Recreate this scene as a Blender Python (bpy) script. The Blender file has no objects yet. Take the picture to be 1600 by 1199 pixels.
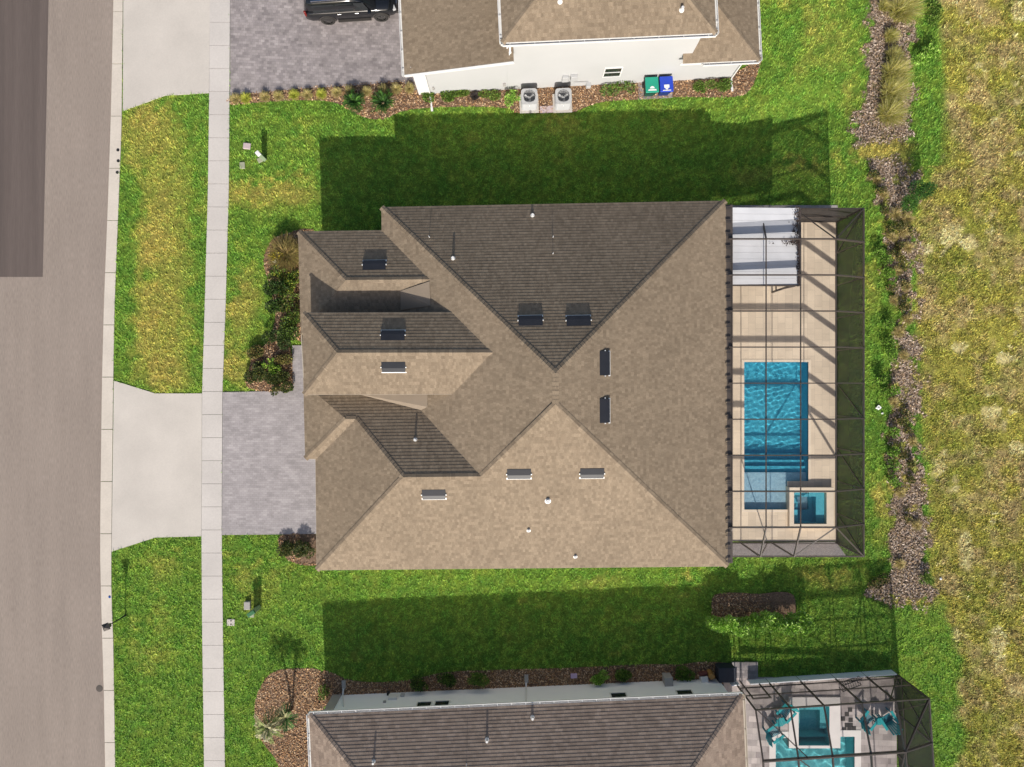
import bpy, bmesh, math, random
import numpy as np
from mathutils import Vector, Matrix

# ------------------------------------------------------------------ camera, sky, sun, exposure
S = bpy.context.scene
COL = S.collection
H = 38.0                      # drone height in metres
F = 1067.0                    # focal length in photo pixels (photo 1600 x 1199)
CX, CY = 800.0, 599.5
PXM = F / H                   # photo pixels per metre on the ground
cam_d = bpy.data.cameras.new('camera')
cam_d.sensor_fit = 'HORIZONTAL'
cam_d.sensor_width = 36.0
cam_d.lens = 36.0 * F / 1600.0
cam_d.clip_start = 0.5
cam_d.clip_end = 2000
cam = bpy.data.objects.new('camera', cam_d)
cam.location = (0, 0, H)
COL.objects.link(cam)
S.camera = cam

SUN_EL = math.radians(31.8)
world = bpy.data.worlds.new('World')
S.world = world
world.use_nodes = True
wn = world.node_tree
sky = wn.nodes.new('ShaderNodeTexSky')
sky.sky_type = 'NISHITA'
sky.sun_disc = False
sky.sun_elevation = SUN_EL
sky.sun_rotation = math.radians(180)
sky.dust_density = 3.0
wn.links.new(sky.outputs['Color'], wn.nodes['Background'].inputs['Color'])
wn.nodes['Background'].inputs['Strength'].default_value = 0.105
sl = bpy.data.lights.new('sun', 'SUN')
sl.energy = 4.3
sl.angle = math.radians(0.5)
sl.color = (1.0, 0.95, 0.87)
sun = bpy.data.objects.new('sun', sl)
sun.rotation_euler = (math.pi / 2 - SUN_EL, 0, 0)
COL.objects.link(sun)
S.view_settings.view_transform = 'Standard'
S.view_settings.look = 'None'
S.view_settings.gamma = 1
S.view_settings.use_curve_mapping = False
S.view_settings.exposure = 0.25

random.seed(7)
RNG = np.random.default_rng(11)

# ------------------------------------------------------------------ helpers
def W(px, py, k=0.0):
    """photo pixel + height (as a fraction of the drone height) -> world point"""
    s = (1.0 - k) / PXM
    return Vector(((px - CX) * s, -(py - CY) * s, H * k))

def WZ(px, py, z):
    return W(px, py, z / H)

class Plane:
    def __init__(self, a, b, c):
        n = (b - a).cross(c - a)
        if n.z < 0: n = -n
        self.n = n.normalized(); self.p = a
    def ray(self, px, py):
        d = Vector(((px - CX) / F, -(py - CY) / F, -1.0))
        o = Vector((0, 0, H))
        t = self.n.dot(self.p - o) / self.n.dot(d)
        return o + d * t
    def at(self, x, y):
        return Vector((x, y, self.p.z - (self.n.x * (x - self.p.x) + self.n.y * (y - self.p.y)) / self.n.z))

def obj(name, bm, m, parent=None, smooth=False, label=None):
    me = bpy.data.meshes.new(name)
    if isinstance(bm, bmesh.types.BMesh):
        bm.normal_update(); bm.to_mesh(me); bm.free()
    else:
        me = bm
    if m is not None:
        for q in (m if isinstance(m, (list, tuple)) else [m]):
            me.materials.append(q)
    if smooth:
        for p in me.polygons: p.use_smooth = True
    o = bpy.data.objects.new(name, me)
    COL.objects.link(o)
    if parent is not None:
        o.parent = parent
        o.matrix_parent_inverse = WM[parent.name].inverted()
        WM[o.name] = Matrix.Identity(4)
    else:
        WM[o.name] = Matrix.Identity(4)
    if label: o['label'] = label
    return o
WM = {}

def tag(o, label=None, cat=None, group=None, kind=None):
    if label: o['label'] = label
    if cat: o['category'] = cat
    if group: o['group'] = group
    if kind: o['kind'] = kind
    return o

def thing(name, label, cat, loc=(0, 0, 0), rz=0.0, group=None):
    o = bpy.data.objects.new(name, None)
    o.empty_display_size = 0.2
    o.location = loc; o.rotation_euler = (0, 0, rz)
    COL.objects.link(o)
    WM[o.name] = Matrix.Translation(Vector(loc)) @ Matrix.Rotation(rz, 4, 'Z')
    return tag(o, label, cat, group)

def local_obj(name, bm, m, parent, smooth=False):
    """part built in the thing's own coordinates"""
    o = obj(name, bm, m, None, smooth)
    o.parent = parent
    return o

def dup(root, loc, rz, label, group=None, scale=None):
    r = root.copy(); COL.objects.link(r)
    r.location = loc; r.rotation_euler = (0, 0, rz)
    if scale: r.scale = (scale, scale, scale)
    r['label'] = label
    if group: r['group'] = group
    for ch in list(root.children):
        c = ch.copy(); COL.objects.link(c); c.parent = r
        for g in list(ch.children):
            d = g.copy(); COL.objects.link(d); d.parent = c
    return r

def box(bm, M, sx, sy, sz):
    vs = [bm.verts.new(M @ Vector((x * sx / 2, y * sy / 2, z * sz / 2)))
          for x, y, z in ((-1,-1,-1),(1,-1,-1),(1,1,-1),(-1,1,-1),(-1,-1,1),(1,-1,1),(1,1,1),(-1,1,1))]
    for f in ((3,2,1,0),(4,5,6,7),(0,1,5,4),(1,2,6,5),(2,3,7,6),(3,0,4,7)):
        bm.faces.new([vs[i] for i in f])
    return vs

def T(x, y, z, rz=0.0, rx=0.0, ry=0.0):
    return Matrix.Translation((x, y, z)) @ Matrix.Rotation(rz, 4, 'Z') @ Matrix.Rotation(ry, 4, 'Y') @ Matrix.Rotation(rx, 4, 'X')

def beam(bm, p, q, w, d, up=Vector((0, 0, 1))):
    x = (q - p); L = x.length; x = x / L
    y = up.cross(x)
    if y.length < 1e-4: y = Vector((0, 1, 0)).cross(x)
    y.normalize(); z = x.cross(y)
    M = Matrix((x, y, z)).transposed().to_4x4()
    M.translation = (p + q) / 2
    box(bm, M, L, w, d)

def cyl(bm, p, q, r0, r1, n=12, caps=True):
    d = (q - p).normalized()
    a = d.orthogonal().normalized(); b = d.cross(a)
    A = [bm.verts.new(p + (a * math.cos(t) + b * math.sin(t)) * r0) for t in [2 * math.pi * i / n for i in range(n)]]
    B = [bm.verts.new(q + (a * math.cos(t) + b * math.sin(t)) * r1) for t in [2 * math.pi * i / n for i in range(n)]]
    for i in range(n):
        bm.faces.new((A[i], A[(i + 1) % n], B[(i + 1) % n], B[i]))
    if caps:
        bm.faces.new(A[::-1]); bm.faces.new(B)

def prism(bm, pts, z0, z1):
    lo = [bm.verts.new((p[0], p[1], z0)) for p in pts]
    hi = [bm.verts.new((p[0], p[1], z1)) for p in pts]
    n = len(pts)
    area = sum(pts[i][0] * pts[(i + 1) % n][1] - pts[(i + 1) % n][0] * pts[i][1] for i in range(n))
    if area < 0: lo.reverse(); hi.reverse()
    bm.faces.new(hi)
    bm.faces.new(lo[::-1])
    for i in range(n):
        bm.faces.new((lo[i], lo[(i + 1) % n], hi[(i + 1) % n], hi[i]))

def inset(pts, d):
    """inset a 2D loop (any winding) by d"""
    n = len(pts)
    P = [Vector((p[0], p[1])) for p in pts]
    area = sum(P[i].x * P[(i + 1) % n].y - P[(i + 1) % n].x * P[i].y for i in range(n))
    s = 1 if area > 0 else -1
    out = []
    for i in range(n):
        a, b, c = P[i - 1], P[i], P[(i + 1) % n]
        e1 = (b - a).normalized(); e2 = (c - b).normalized()
        n1 = Vector((-e1.y, e1.x)) * s; n2 = Vector((-e2.y, e2.x)) * s
        m = n1 + n2
        if m.length < 1e-6: m = n1
        m = m / max(0.3, m.dot(n1))
        out.append(b + m * d)
    return out

def bevel(bm, w, seg=2):
    bmesh.ops.bevel(bm, geom=bm.edges[:], offset=w, segments=seg, affect='EDGES', profile=0.5)

# ------------------------------------------------------------------ materials
def nodes(name):
    m = bpy.data.materials.new(name); m.use_nodes = True
    return m, m.node_tree.nodes, m.node_tree.links, m.node_tree.nodes['Principled BSDF']

def setspec(b, v):
    b.inputs['Specular IOR Level'].default_value = v

def mat(name, c, rough=0.7, var=0.12, scale=2.0, bump=0.0, bscale=60.0, metal=0.0, spec=0.3, fine=0.0, fscale=40.0, stretch=None):
    m, N, L, b = nodes(name)
    b.inputs['Roughness'].default_value = rough
    b.inputs['Metallic'].default_value = metal
    setspec(b, spec)
    geo = N.new('ShaderNodeNewGeometry')
    vec = geo.outputs['Position']
    if stretch:
        mp = N.new('ShaderNodeMapping'); mp.inputs['Scale'].default_value = stretch
        L.new(vec, mp.inputs['Vector']); vec = mp.outputs['Vector']
    def vary(src, amt, sc, det):
        nz = N.new('ShaderNodeTexNoise'); nz.inputs['Scale'].default_value = sc; nz.inputs['Detail'].default_value = det
        L.new(vec, nz.inputs['Vector'])
        mr = N.new('ShaderNodeMapRange')
        mr.inputs['From Min'].default_value = 0.28; mr.inputs['From Max'].default_value = 0.72
        mr.inputs['To Min'].default_value = 1 - amt; mr.inputs['To Max'].default_value = 1 + amt
        L.new(nz.outputs['Fac'], mr.inputs['Value'])
        vm = N.new('ShaderNodeVectorMath'); vm.operation = 'SCALE'
        if isinstance(src, tuple): vm.inputs[0].default_value = src
        else: L.new(src, vm.inputs[0])
        L.new(mr.outputs['Result'], vm.inputs['Scale'])
        return vm.outputs['Vector']
    out = vary(tuple(c), var, scale, 5)
    if fine: out = vary(out, fine, fscale, 3)
    L.new(out, b.inputs['Base Color'])
    if bump:
        nz = N.new('ShaderNodeTexNoise'); nz.inputs['Scale'].default_value = bscale; nz.inputs['Detail'].default_value = 4
        L.new(geo.outputs['Position'], nz.inputs['Vector'])
        bp = N.new('ShaderNodeBump'); bp.inputs['Strength'].default_value = bump; bp.inputs['Distance'].default_value = 0.02
        L.new(nz.outputs['Fac'], bp.inputs['Height']); L.new(bp.outputs['Normal'], b.inputs['Normal'])
    return m

def brickmat(name, c1, c2, mortar, bw, rh, ms, rough=0.8, uv=False, rot=0.0, patch=0.25, pscale=0.6, off=0.5, squash=1.0, bump=0.3, fine=0.12, t2a=0.26):
    m, N, L, b = nodes(name)
    b.inputs['Roughness'].default_value = rough; setspec(b, 0.2)
    if uv:
        src = N.new('ShaderNodeUVMap').outputs['UV']
    else:
        src = N.new('ShaderNodeNewGeometry').outputs['Position']
    mp = N.new('ShaderNodeMapping'); mp.inputs['Rotation'].default_value = (0, 0, rot)
    L.new(src, mp.inputs['Vector'])
    def brick(a, c, w, h, o, fq=2):
        t = N.new('ShaderNodeTexBrick')
        t.offset = o; t.squash = squash; t.offset_frequency = fq
        t.inputs['Color1'].default_value = (*a, 1); t.inputs['Color2'].default_value = (*c, 1)
        t.inputs['Mortar'].default_value = (*mortar, 1)
        t.inputs['Scale'].default_value = 1.0
        t.inputs['Mortar Size'].default_value = ms; t.inputs['Mortar Smooth'].default_value = 0.2
        t.inputs['Brick Width'].default_value = w; t.inputs['Row Height'].default_value = h
        L.new(mp.outputs['Vector'], t.inputs['Vector'])
        return t
    t = brick(c1, c2, bw, rh, off)
    t2 = brick((1 - t2a,) * 3, (1 + t2a,) * 3, bw * 1.618, rh, 0.37, 3)
    t2.inputs['Mortar'].default_value = (1, 1, 1, 1)
    mx = N.new('ShaderNodeMixRGB'); mx.blend_type = 'MULTIPLY'; mx.inputs['Fac'].default_value = 0.8
    L.new(t.outputs['Color'], mx.inputs['Color1']); L.new(t2.outputs['Color'], mx.inputs['Color2'])
    cur = mx.outputs['Color']
    geo = N.new('ShaderNodeNewGeometry')
    for sc, am in ((pscale, patch), (35.0, fine)):
        nz = N.new('ShaderNodeTexNoise'); nz.inputs['Scale'].default_value = sc; nz.inputs['Detail'].default_value = 5
        L.new(geo.outputs['Position'], nz.inputs['Vector'])
        mr = N.new('ShaderNodeMapRange')
        mr.inputs['From Min'].default_value = 0.3; mr.inputs['From Max'].default_value = 0.7
        mr.inputs['To Min'].default_value = 1 - am; mr.inputs['To Max'].default_value = 1 + am
        L.new(nz.outputs['Fac'], mr.inputs['Value'])
        vm = N.new('ShaderNodeVectorMath'); vm.operation = 'SCALE'
        L.new(cur, vm.inputs[0]); L.new(mr.outputs['Result'], vm.inputs['Scale'])
        cur = vm.outputs['Vector']
    L.new(cur, b.inputs['Base Color'])
    if bump:
        bp = N.new('ShaderNodeBump'); bp.inputs['Strength'].default_value = bump; bp.inputs['Distance'].default_value = 0.01
        nz = N.new('ShaderNodeTexNoise'); nz.inputs['Scale'].default_value = 70
        L.new(geo.outputs['Position'], nz.inputs['Vector'])
        L.new(nz.outputs['Fac'], bp.inputs['Height']); L.new(bp.outputs['Normal'], b.inputs['Normal'])
    return m

def leafmat(name, rough=0.6, trans=0.25, spec=0.25):
    m, N, L, b = nodes(name)
    at = N.new('ShaderNodeAttribute'); at.attribute_name = 'col'
    L.new(at.outputs['Color'], b.inputs['Base Color'])
    b.inputs['Roughness'].default_value = rough; setspec(b, spec)
    if trans:
        tr = N.new('ShaderNodeBsdfTranslucent'); L.new(at.outputs['Color'], tr.inputs['Color'])
        mx = N.new('ShaderNodeMixShader'); mx.inputs['Fac'].default_value = trans
        L.new(b.outputs['BSDF'], mx.inputs[1]); L.new(tr.outputs['BSDF'], mx.inputs[2])
        L.new(mx.outputs['Shader'], N['Material Output'].inputs['Surface'])
    return m

M = {}
M['shingle'] = brickmat('shingle', (0.268, 0.208, 0.145), (0.205, 0.156, 0.108), (0.18, 0.14, 0.1), 0.12, 0.165, 0.002, uv=True, patch=0.07, pscale=0.35, fine=0.2, t2a=0.13)
M['shingle_grey'] = brickmat('shingle_weathered', (0.325, 0.25, 0.195), (0.24, 0.18, 0.14), (0.19, 0.145, 0.115), 0.21, 0.165, 0.003, uv=True, patch=0.08, pscale=0.35, fine=0.2, t2a=0.16)
M['membrane'] = mat('roof_membrane', (0.27, 0.215, 0.16), 0.9, 0.05)
M['white_wall'] = mat('white_stucco', (0.46, 0.46, 0.458), 0.85, 0.03, 0.5, bump=0.15, bscale=120)  # white lowered to offset the full sun on this wall
M['white_wall_low'] = mat('shade_offset_white_stucco', (0.86, 0.86, 0.87), 0.85, 0.02, 0.5, bump=0.15, bscale=120)  # white raised to make up for light missing in the shade
M['cream_wall'] = mat('pale_stucco', (0.55, 0.52, 0.47), 0.85, 0.04)
M['white_trim'] = mat('white_trim', (0.7, 0.69, 0.67), 0.5, 0.04)
M['tan_trim'] = mat('tan_drip_edge', (0.5, 0.44, 0.36), 0.5, 0.05)
M['bronze'] = mat('bronze_aluminium', (0.075, 0.06, 0.05), 0.45, 0.1, spec=0.5)
M['black_metal'] = mat('black_metal', (0.018, 0.019, 0.024), 0.45, 0.15, spec=0.5)
M['galv'] = mat('pale_metal', (0.75, 0.75, 0.74), 0.4, 0.05, spec=0.5)
M['asphalt'] = mat('asphalt_worn', (0.285, 0.235, 0.20), 0.9, 0.075, 0.5, bump=0.4, bscale=90, fine=0.15, fscale=9, stretch=(3.0, 0.35, 1))
M['asphalt_new'] = mat('asphalt_resurfaced', (0.12, 0.095, 0.085), 0.85, 0.14, 1.0, bump=0.4, bscale=90, fine=0.10, fscale=25, stretch=(2.2, 0.06, 1))
M['concrete'] = mat('concrete_pale', (0.545, 0.50, 0.45), 0.85, 0.075, 0.5, bump=0.1, fine=0.04, fscale=14)
M['kerb'] = mat('kerb_concrete', (0.58, 0.52, 0.45), 0.85, 0.07, 0.8, fine=0.05, fscale=12)
M['walk'] = mat('walk_concrete', (0.55, 0.51, 0.475), 0.85, 0.09, 0.35, fine=0.05, fscale=12)
M['paver'] = brickmat('paver', (0.385, 0.352, 0.352), (0.32, 0.292, 0.294), (0.26, 0.24, 0.23), 0.24, 0.12, 0.005, patch=0.12, pscale=1.3, fine=0.13, rot=0.006, t2a=0.10)
M['paver_mauve'] = brickmat('paver_mixed', (0.355, 0.315, 0.308), (0.245, 0.217, 0.217), (0.22, 0.2, 0.19), 0.22, 0.15, 0.005, patch=0.17, pscale=1.5, fine=0.13, rot=0.047, t2a=0.13)
M['travertine'] = brickmat('travertine', (0.74, 0.61, 0.46), (0.66, 0.54, 0.41), (0.5, 0.41, 0.31), 0.61, 0.41, 0.006, patch=0.10, pscale=0.8, fine=0.06, rot=math.pi / 2, t2a=0.06)
M['coping'] = mat('travertine_coping', (0.76, 0.64, 0.50), 0.75, 0.08, 1.5, fine=0.05)
M['coping_white'] = mat('pale_coping', (0.80, 0.74, 0.70), 0.75, 0.06, 1.5)
M['grey_paver'] = brickmat('patio_paver', (0.55, 0.48, 0.45), (0.36, 0.31, 0.30), (0.3, 0.26, 0.25), 0.5, 0.33, 0.006, patch=0.2, pscale=1.1, fine=0.1, rot=0.047)
M['pan'] = mat('white_roof_pan', (0.68, 0.675, 0.685), 0.45, 0.08, 1.2, spec=0.4)
M['glass'] = mat('window_glass', (0.02, 0.028, 0.025), 0.08, 0.1, spec=0.6)
M['plastic_grey'] = mat('grey_plastic', (0.36, 0.34, 0.32), 0.6, 0.06)
M['grey_metal'] = mat('grey_cabinet', (0.42, 0.42, 0.42), 0.5, 0.05, spec=0.4)
M['green_bin'] = mat('green_plastic', (0.012, 0.30, 0.20), 0.45, 0.06, spec=0.4)
M['dark_green_bin'] = mat('dark_green_plastic', (0.012, 0.07, 0.055), 0.5, 0.06)
M['blue_bin'] = mat('blue_plastic', (0.015, 0.055, 0.48), 0.45, 0.06, spec=0.4)
M['dark_blue_bin'] = mat('dark_blue_plastic', (0.012, 0.03, 0.16), 0.5, 0.06)
M['white'] = mat('white_paint', (0.78, 0.78, 0.76), 0.5, 0.02)
M['teal'] = mat('teal_plastic', (0.02, 0.34, 0.36), 0.45, 0.06, spec=0.4)
M['teal_dark'] = mat('deep_teal_plastic', (0.012, 0.14, 0.19), 0.45, 0.06, spec=0.4)
M['ped_green'] = mat('pale_green_cabinet', (0.28, 0.36, 0.24), 0.55, 0.05)
M['dark_green'] = mat('dark_green_lid', (0.05, 0.16, 0.07), 0.5, 0.08)
M['pink_slab'] = mat('pinkish_concrete', (0.52, 0.42, 0.42), 0.85, 0.08)
M['cover'] = mat('mossy_cover', (0.33, 0.34, 0.24), 0.85, 0.12)
M['lilac'] = mat('lilac_plastic', (0.55, 0.40, 0.58), 0.6, 0.06)
M['car_paint'] = mat('black_car_paint', (0.008, 0.009, 0.011), 0.12, 0.05, spec=0.8)
M['car_trim'] = mat('dark_sill_plastic', (0.05, 0.045, 0.042), 0.5, 0.08)
M['car_glass'] = mat('car_glass', (0.01, 0.014, 0.016), 0.05, 0.02, spec=0.9)
M['tyre'] = mat('tyre_rubber', (0.03, 0.028, 0.027), 0.8, 0.1)
M['rim'] = mat('dark_alloy', (0.12, 0.115, 0.115), 0.35, 0.1, metal=0.7)
M['chrome'] = mat('chrome', (0.8, 0.8, 0.8), 0.15, 0.02, metal=1.0)
M['lamp_red'] = mat('tail_lamp', (0.16, 0.01, 0.008), 0.2, 0.05)
M['lamp_clear'] = mat('head_lamp', (0.5, 0.5, 0.5), 0.1, 0.05, spec=0.8)
M['bark'] = mat('bark', (0.12, 0.085, 0.055), 0.9, 0.25, 8, bump=0.6)
M['soil'] = mat('bed_mulch_soil', (0.20, 0.13, 0.085), 0.95, 0.4, 9, bump=0.8, bscale=25, fine=0.4, fscale=22)
M['hole'] = mat('dark_hole', (0.02, 0.02, 0.022), 0.8, 0.1)
M['blue_marker'] = mat('blue_marker', (0.02, 0.07, 0.28), 0.3, 0.05)
M['stain'] = mat('bolt_and_road_stain', (0.10, 0.085, 0.075), 0.8, 0.2)
M['leaf'] = leafmat('leaf')
M['blade'] = leafmat('grass_blade', trans=0.2)
M['chip'] = leafmat('wood_chip', rough=0.9, trans=0.0)

def screenmat(name, a, c):
    m, N, L, b = nodes(name)
    b.inputs['Base Color'].default_value = (*c, 1); b.inputs['Roughness'].default_value = 0.6; setspec(b, 0.3)
    geo = N.new('ShaderNodeNewGeometry')
    dt = N.new('ShaderNodeVectorMath'); dt.operation = 'DOT_PRODUCT'
    L.new(geo.outputs['Normal'], dt.inputs[0]); L.new(geo.outputs['Incoming'], dt.inputs[1])
    ab = N.new('ShaderNodeMath'); ab.operation = 'ABSOLUTE'; L.new(dt.outputs['Value'], ab.inputs[0])
    mx = N.new('ShaderNodeMath'); mx.operation = 'MAXIMUM'; mx.inputs[1].default_value = 0.12; L.new(ab.outputs[0], mx.inputs[0])
    iv = N.new('ShaderNodeMath'); iv.operation = 'DIVIDE'; iv.inputs[0].default_value = 1.0; L.new(mx.outputs[0], iv.inputs[1])
    pw = N.new('ShaderNodeMath'); pw.operation = 'POWER'; pw.inputs[0].default_value = 1 - a; L.new(iv.outputs[0], pw.inputs[1])
    tr = N.new('ShaderNodeBsdfTransparent')
    ms = N.new('ShaderNodeMixShader')
    L.new(pw.outputs[0], ms.inputs['Fac']); L.new(b.outputs['BSDF'], ms.inputs[1]); L.new(tr.outputs['BSDF'], ms.inputs[2])
    L.new(ms.outputs['Shader'], N['Material Output'].inputs['Surface'])
    return m
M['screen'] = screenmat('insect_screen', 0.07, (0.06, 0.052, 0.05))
M['screen_south'] = screenmat('sunlit_tone_screen', 0.13, (0.16, 0.14, 0.135))  # lighter copy of the mesh, sunlit grey put into its colour
M['screen_side'] = screenmat('shade_tuned_screen', 0.52, (0.035, 0.031, 0.03))  # denser, darker mesh copy, tuned to deepen shade behind these walls
M['screen_dark'] = screenmat('dark_insect_screen', 0.11, (0.045, 0.042, 0.04))
M['screen_dark_north'] = screenmat('dark_shadow_tuned_screen', 0.24, (0.045, 0.042, 0.04))  # mesh opacity raised to strengthen the cage shadow on the lawn
M['screen_dark_side'] = screenmat('dark_shade_tuned_screen', 0.55, (0.045, 0.042, 0.04))  # denser mesh copy, opacity raised to darken this wall and its shadow

def plastermat(name, c, dark):
    m, N, L, b = nodes(name)
    b.inputs['Roughness'].default_value = 0.6; setspec(b, 0.2)
    geo = N.new('ShaderNodeNewGeometry')
    vo = N.new('ShaderNodeTexVoronoi'); vo.inputs['Scale'].default_value = 14
    L.new(geo.outputs['Position'], vo.inputs['Vector'])
    mx = N.new('ShaderNodeMixRGB'); mx.inputs['Color1'].default_value = (*dark, 1); mx.inputs['Color2'].default_value = (*c, 1)
    sep = N.new('ShaderNodeSeparateColor'); L.new(vo.outputs['Color'], sep.inputs[0])
    L.new(sep.outputs[0], mx.inputs['Fac']); L.new(mx.outputs['Color'], b.inputs['Base Color'])
    return m
M['plaster_blue'] = plastermat('pool_plaster_blue', (0.11, 0.59, 0.74), (0.065, 0.47, 0.63))
M['plaster_shelf'] = plastermat('pool_shelf_plaster', (0.52, 0.68, 0.76), (0.40, 0.56, 0.66))
M['plaster_teal'] = plastermat('spa_plaster_teal', (0.17, 0.64, 0.76), (0.13, 0.56, 0.70))
M['plaster_aqua'] = plastermat('pool_plaster_aqua', (0.20, 0.62, 0.64), (0.14, 0.52, 0.56))

def watermat(name):
    m, N, L, b = nodes(name)
    N.remove(b)
    gl = N.new('ShaderNodeBsdfGlass'); gl.inputs['Roughness'].default_value = 0.0; gl.inputs['IOR'].default_value = 1.33
    gl.inputs['Color'].default_value = (0.93, 0.985, 1.0, 1)
    L.new(gl.outputs['BSDF'], N['Material Output'].inputs['Surface'])
    return m
M['water'] = watermat('pool_water')

# ------------------------------------------------------------------ numpy noise
def vnoise(x, y, seed=0):
    xi = np.floor(x).astype(np.int64); yi = np.floor(y).astype(np.int64)
    fx = x - xi; fy = y - yi
    fx = fx * fx * (3 - 2 * fx); fy = fy * fy * (3 - 2 * fy)
    def h(a, b):
        n = (a * 374761393 + b * 668265263 + seed * 1442695041) & 0xffffffff
        n = ((n ^ (n >> 13)) * 1274126177) & 0xffffffff
        return ((n ^ (n >> 16)) & 0xffff) / 65535.0
    return (h(xi, yi) * (1 - fx) + h(xi + 1, yi) * fx) * (1 - fy) + (h(xi, yi + 1) * (1 - fx) + h(xi + 1, yi + 1) * fx) * fy

def fbm(x, y, seed=0, oct=4):
    s = 0; a = 0.5; t = 0
    for i in range(oct):
        s = s + a * vnoise(x * 2 ** i, y * 2 ** i, seed + i * 17); t += a; a *= 0.55
    return s / t

def inpoly(px, py, poly):
    r = np.zeros(px.shape, bool); n = len(poly); j = n - 1
    for i in range(n):
        xi, yi = poly[i]; xj, yj = poly[j]
        if yi != yj:
            c = ((yi > py) != (yj > py)) & (px < (xj - xi) * (py - yi) / (yj - yi) + xi)
            r ^= c
        j = i
    return r

def smooth_poly(pts, n=4):
    """Catmull-Rom resample of a closed loop of 2D points"""
    out = []; m = len(pts)
    for i in range(m):
        p0, p1, p2, p3 = (np.array(pts[(i + d) % m], float) for d in (-1, 0, 1, 2))
        for j in range(n):
            t = j / n
            out.append(tuple(0.5 * ((2 * p1) + (-p0 + p2) * t + (2 * p0 - 5 * p1 + 4 * p2 - p3) * t * t + (-p0 + 3 * p1 - 3 * p2 + p3) * t ** 3)))
    return out

def interp(y, tab):
    ys = [t[1] for t in tab]; xs = [t[0] for t in tab]
    return np.interp(y, ys, xs)

def sstep(t):
    t = np.clip(t, 0, 1); return t * t * (3 - 2 * t)

def gdrop(px, py):
    """height of the ground (negative: the land falls away behind the houses to the right)"""
    px = np.asarray(px, float); py = np.asarray(py, float)
    g = np.interp(py, [165, 330, 800, 880, 940, 1010], [1.12, 0.62, 0.50, 0.30, 0.10, 0.0])
    x0 = np.interp(py, [130, 210], [1195, 1125])
    return -g * sstep((px - x0) / 165.0)

def Wg(px, py):
    z = float(gdrop(px, py))
    return W(px, py, z / H)

# ------------------------------------------------------------------ ground plan (photo pixels on the ground)
KERB_L = [(179,-60),(178,0),(174,180),(170,300),(163,480),(160,600),(158,760),(157,860),(160,983),(163,1080),(165,1199),(167,1260)]
KERB_R = [(193,-60),(193,0),(191,200),(187,300),(180,480),(178,595),(175,860),(175,930),(178,1000),(181,1199),(183,1260)]
WALK_L = [(329,-60),(328,0),(327,150),(325,300),(320,480),(316,615),(315,838),(316,980),(319,1199),(320,1260)]
WALK_R = [(360,-60),(360,0),(359,150),(358,300),(353,480),(348,615),(347,838),(349,1000),(352,1199),(353,1260)]
APRON_MAIN = [(178.5,595),(243,615),(316,615),(315,838),(243,840),(175,862)]
APRON_TOP = [(192.5,174),(258,150),(327,146),(329,-60),(193.5,-60)]
DRIVE_MAIN = [(348.5,613),(458,611),(457,540),(494,540),(512,615),(512,834),(347.5,836)]
DRIVE_TOP = [(360.5,-60),(690,-60),(690,100),(655,147),(628,128),(545,135),(470,139),(360,150)]
BEDS = {
 'top': smooth_poly([(360,152),(420,142),(520,133),(640,126),(700,132),(800,128),(1000,120),(1140,115),(1185,88),(1188,100),(1172,140),(1145,152),(1060,152),(1000,156),(940,160),(905,172),(890,176),(810,177),(795,170),(740,167),(670,169),(640,172),(618,178),(600,187),(570,184),(545,172),(520,160),(470,157),(410,160),(362,164)]),
 'front': smooth_poly([(500,370),(440,368),(420,385),(412,410),(420,440),(428,470),(430,500),(418,535),(400,545),(391,570),(388,607),(455,608),(457,560),(456,530),(500,530)]),
 'south_corner': smooth_poly([(438,837),(500,837),(500,880),(470,882),(445,870)]),
 'palm': smooth_poly([(398,1105),(410,1068),(428,1050),(452,1045),(500,1047),(506,1080),(506,1120),(506,1300),(460,1300),(436,1199),(405,1150)]),
 'lower_wall': smooth_poly([(505,1048),(540,1060),(580,1066),(640,1062),(700,1050),(800,1046),(900,1043),(1000,1038),(1060,1038),(1100,1034),(1148,1040),(1150,1075),(820,1090),(520,1105),(498,1080)]),
 'hedge': smooth_poly([(1116,930),(1150,926),(1185,928),(1220,925),(1240,931),(1243,955),(1238,972),(1180,975),(1120,974),(1112,955)]),
}
DECK_MAIN = [(1130,343),(1306,343),(1306,845),(1130,847)]
SWALE_L = [(1362,-60),(1362,0),(1352,90),(1343,150),(1325,205),(1328,232),(1360,262),(1370,310),(1385,370),(1393,440),(1402,500),(1390,560),(1394,620),(1381,660),(1385,720),(1390,780),(1395,840),(1388,890),(1375,905),(1345,930),(1390,945)]
SWALE_R = [(1425,-60),(1425,0),(1420,100),(1420,180),(1430,235),(1438,290),(1432,340),(1432,400),(1430,520),(1440,600),(1440,680),(1452,760),(1452,880),(1462,930),(1440,950)]
FIELD = [(1446,-60),(1448,0),(1455,60),(1462,150),(1458,250),(1440,330),(1435,400),(1434,500),(1440,600),(1442,690),(1455,760),(1452,880),(1470,950),(1495,1000),(1504,1100),(1500,1260)]

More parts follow.
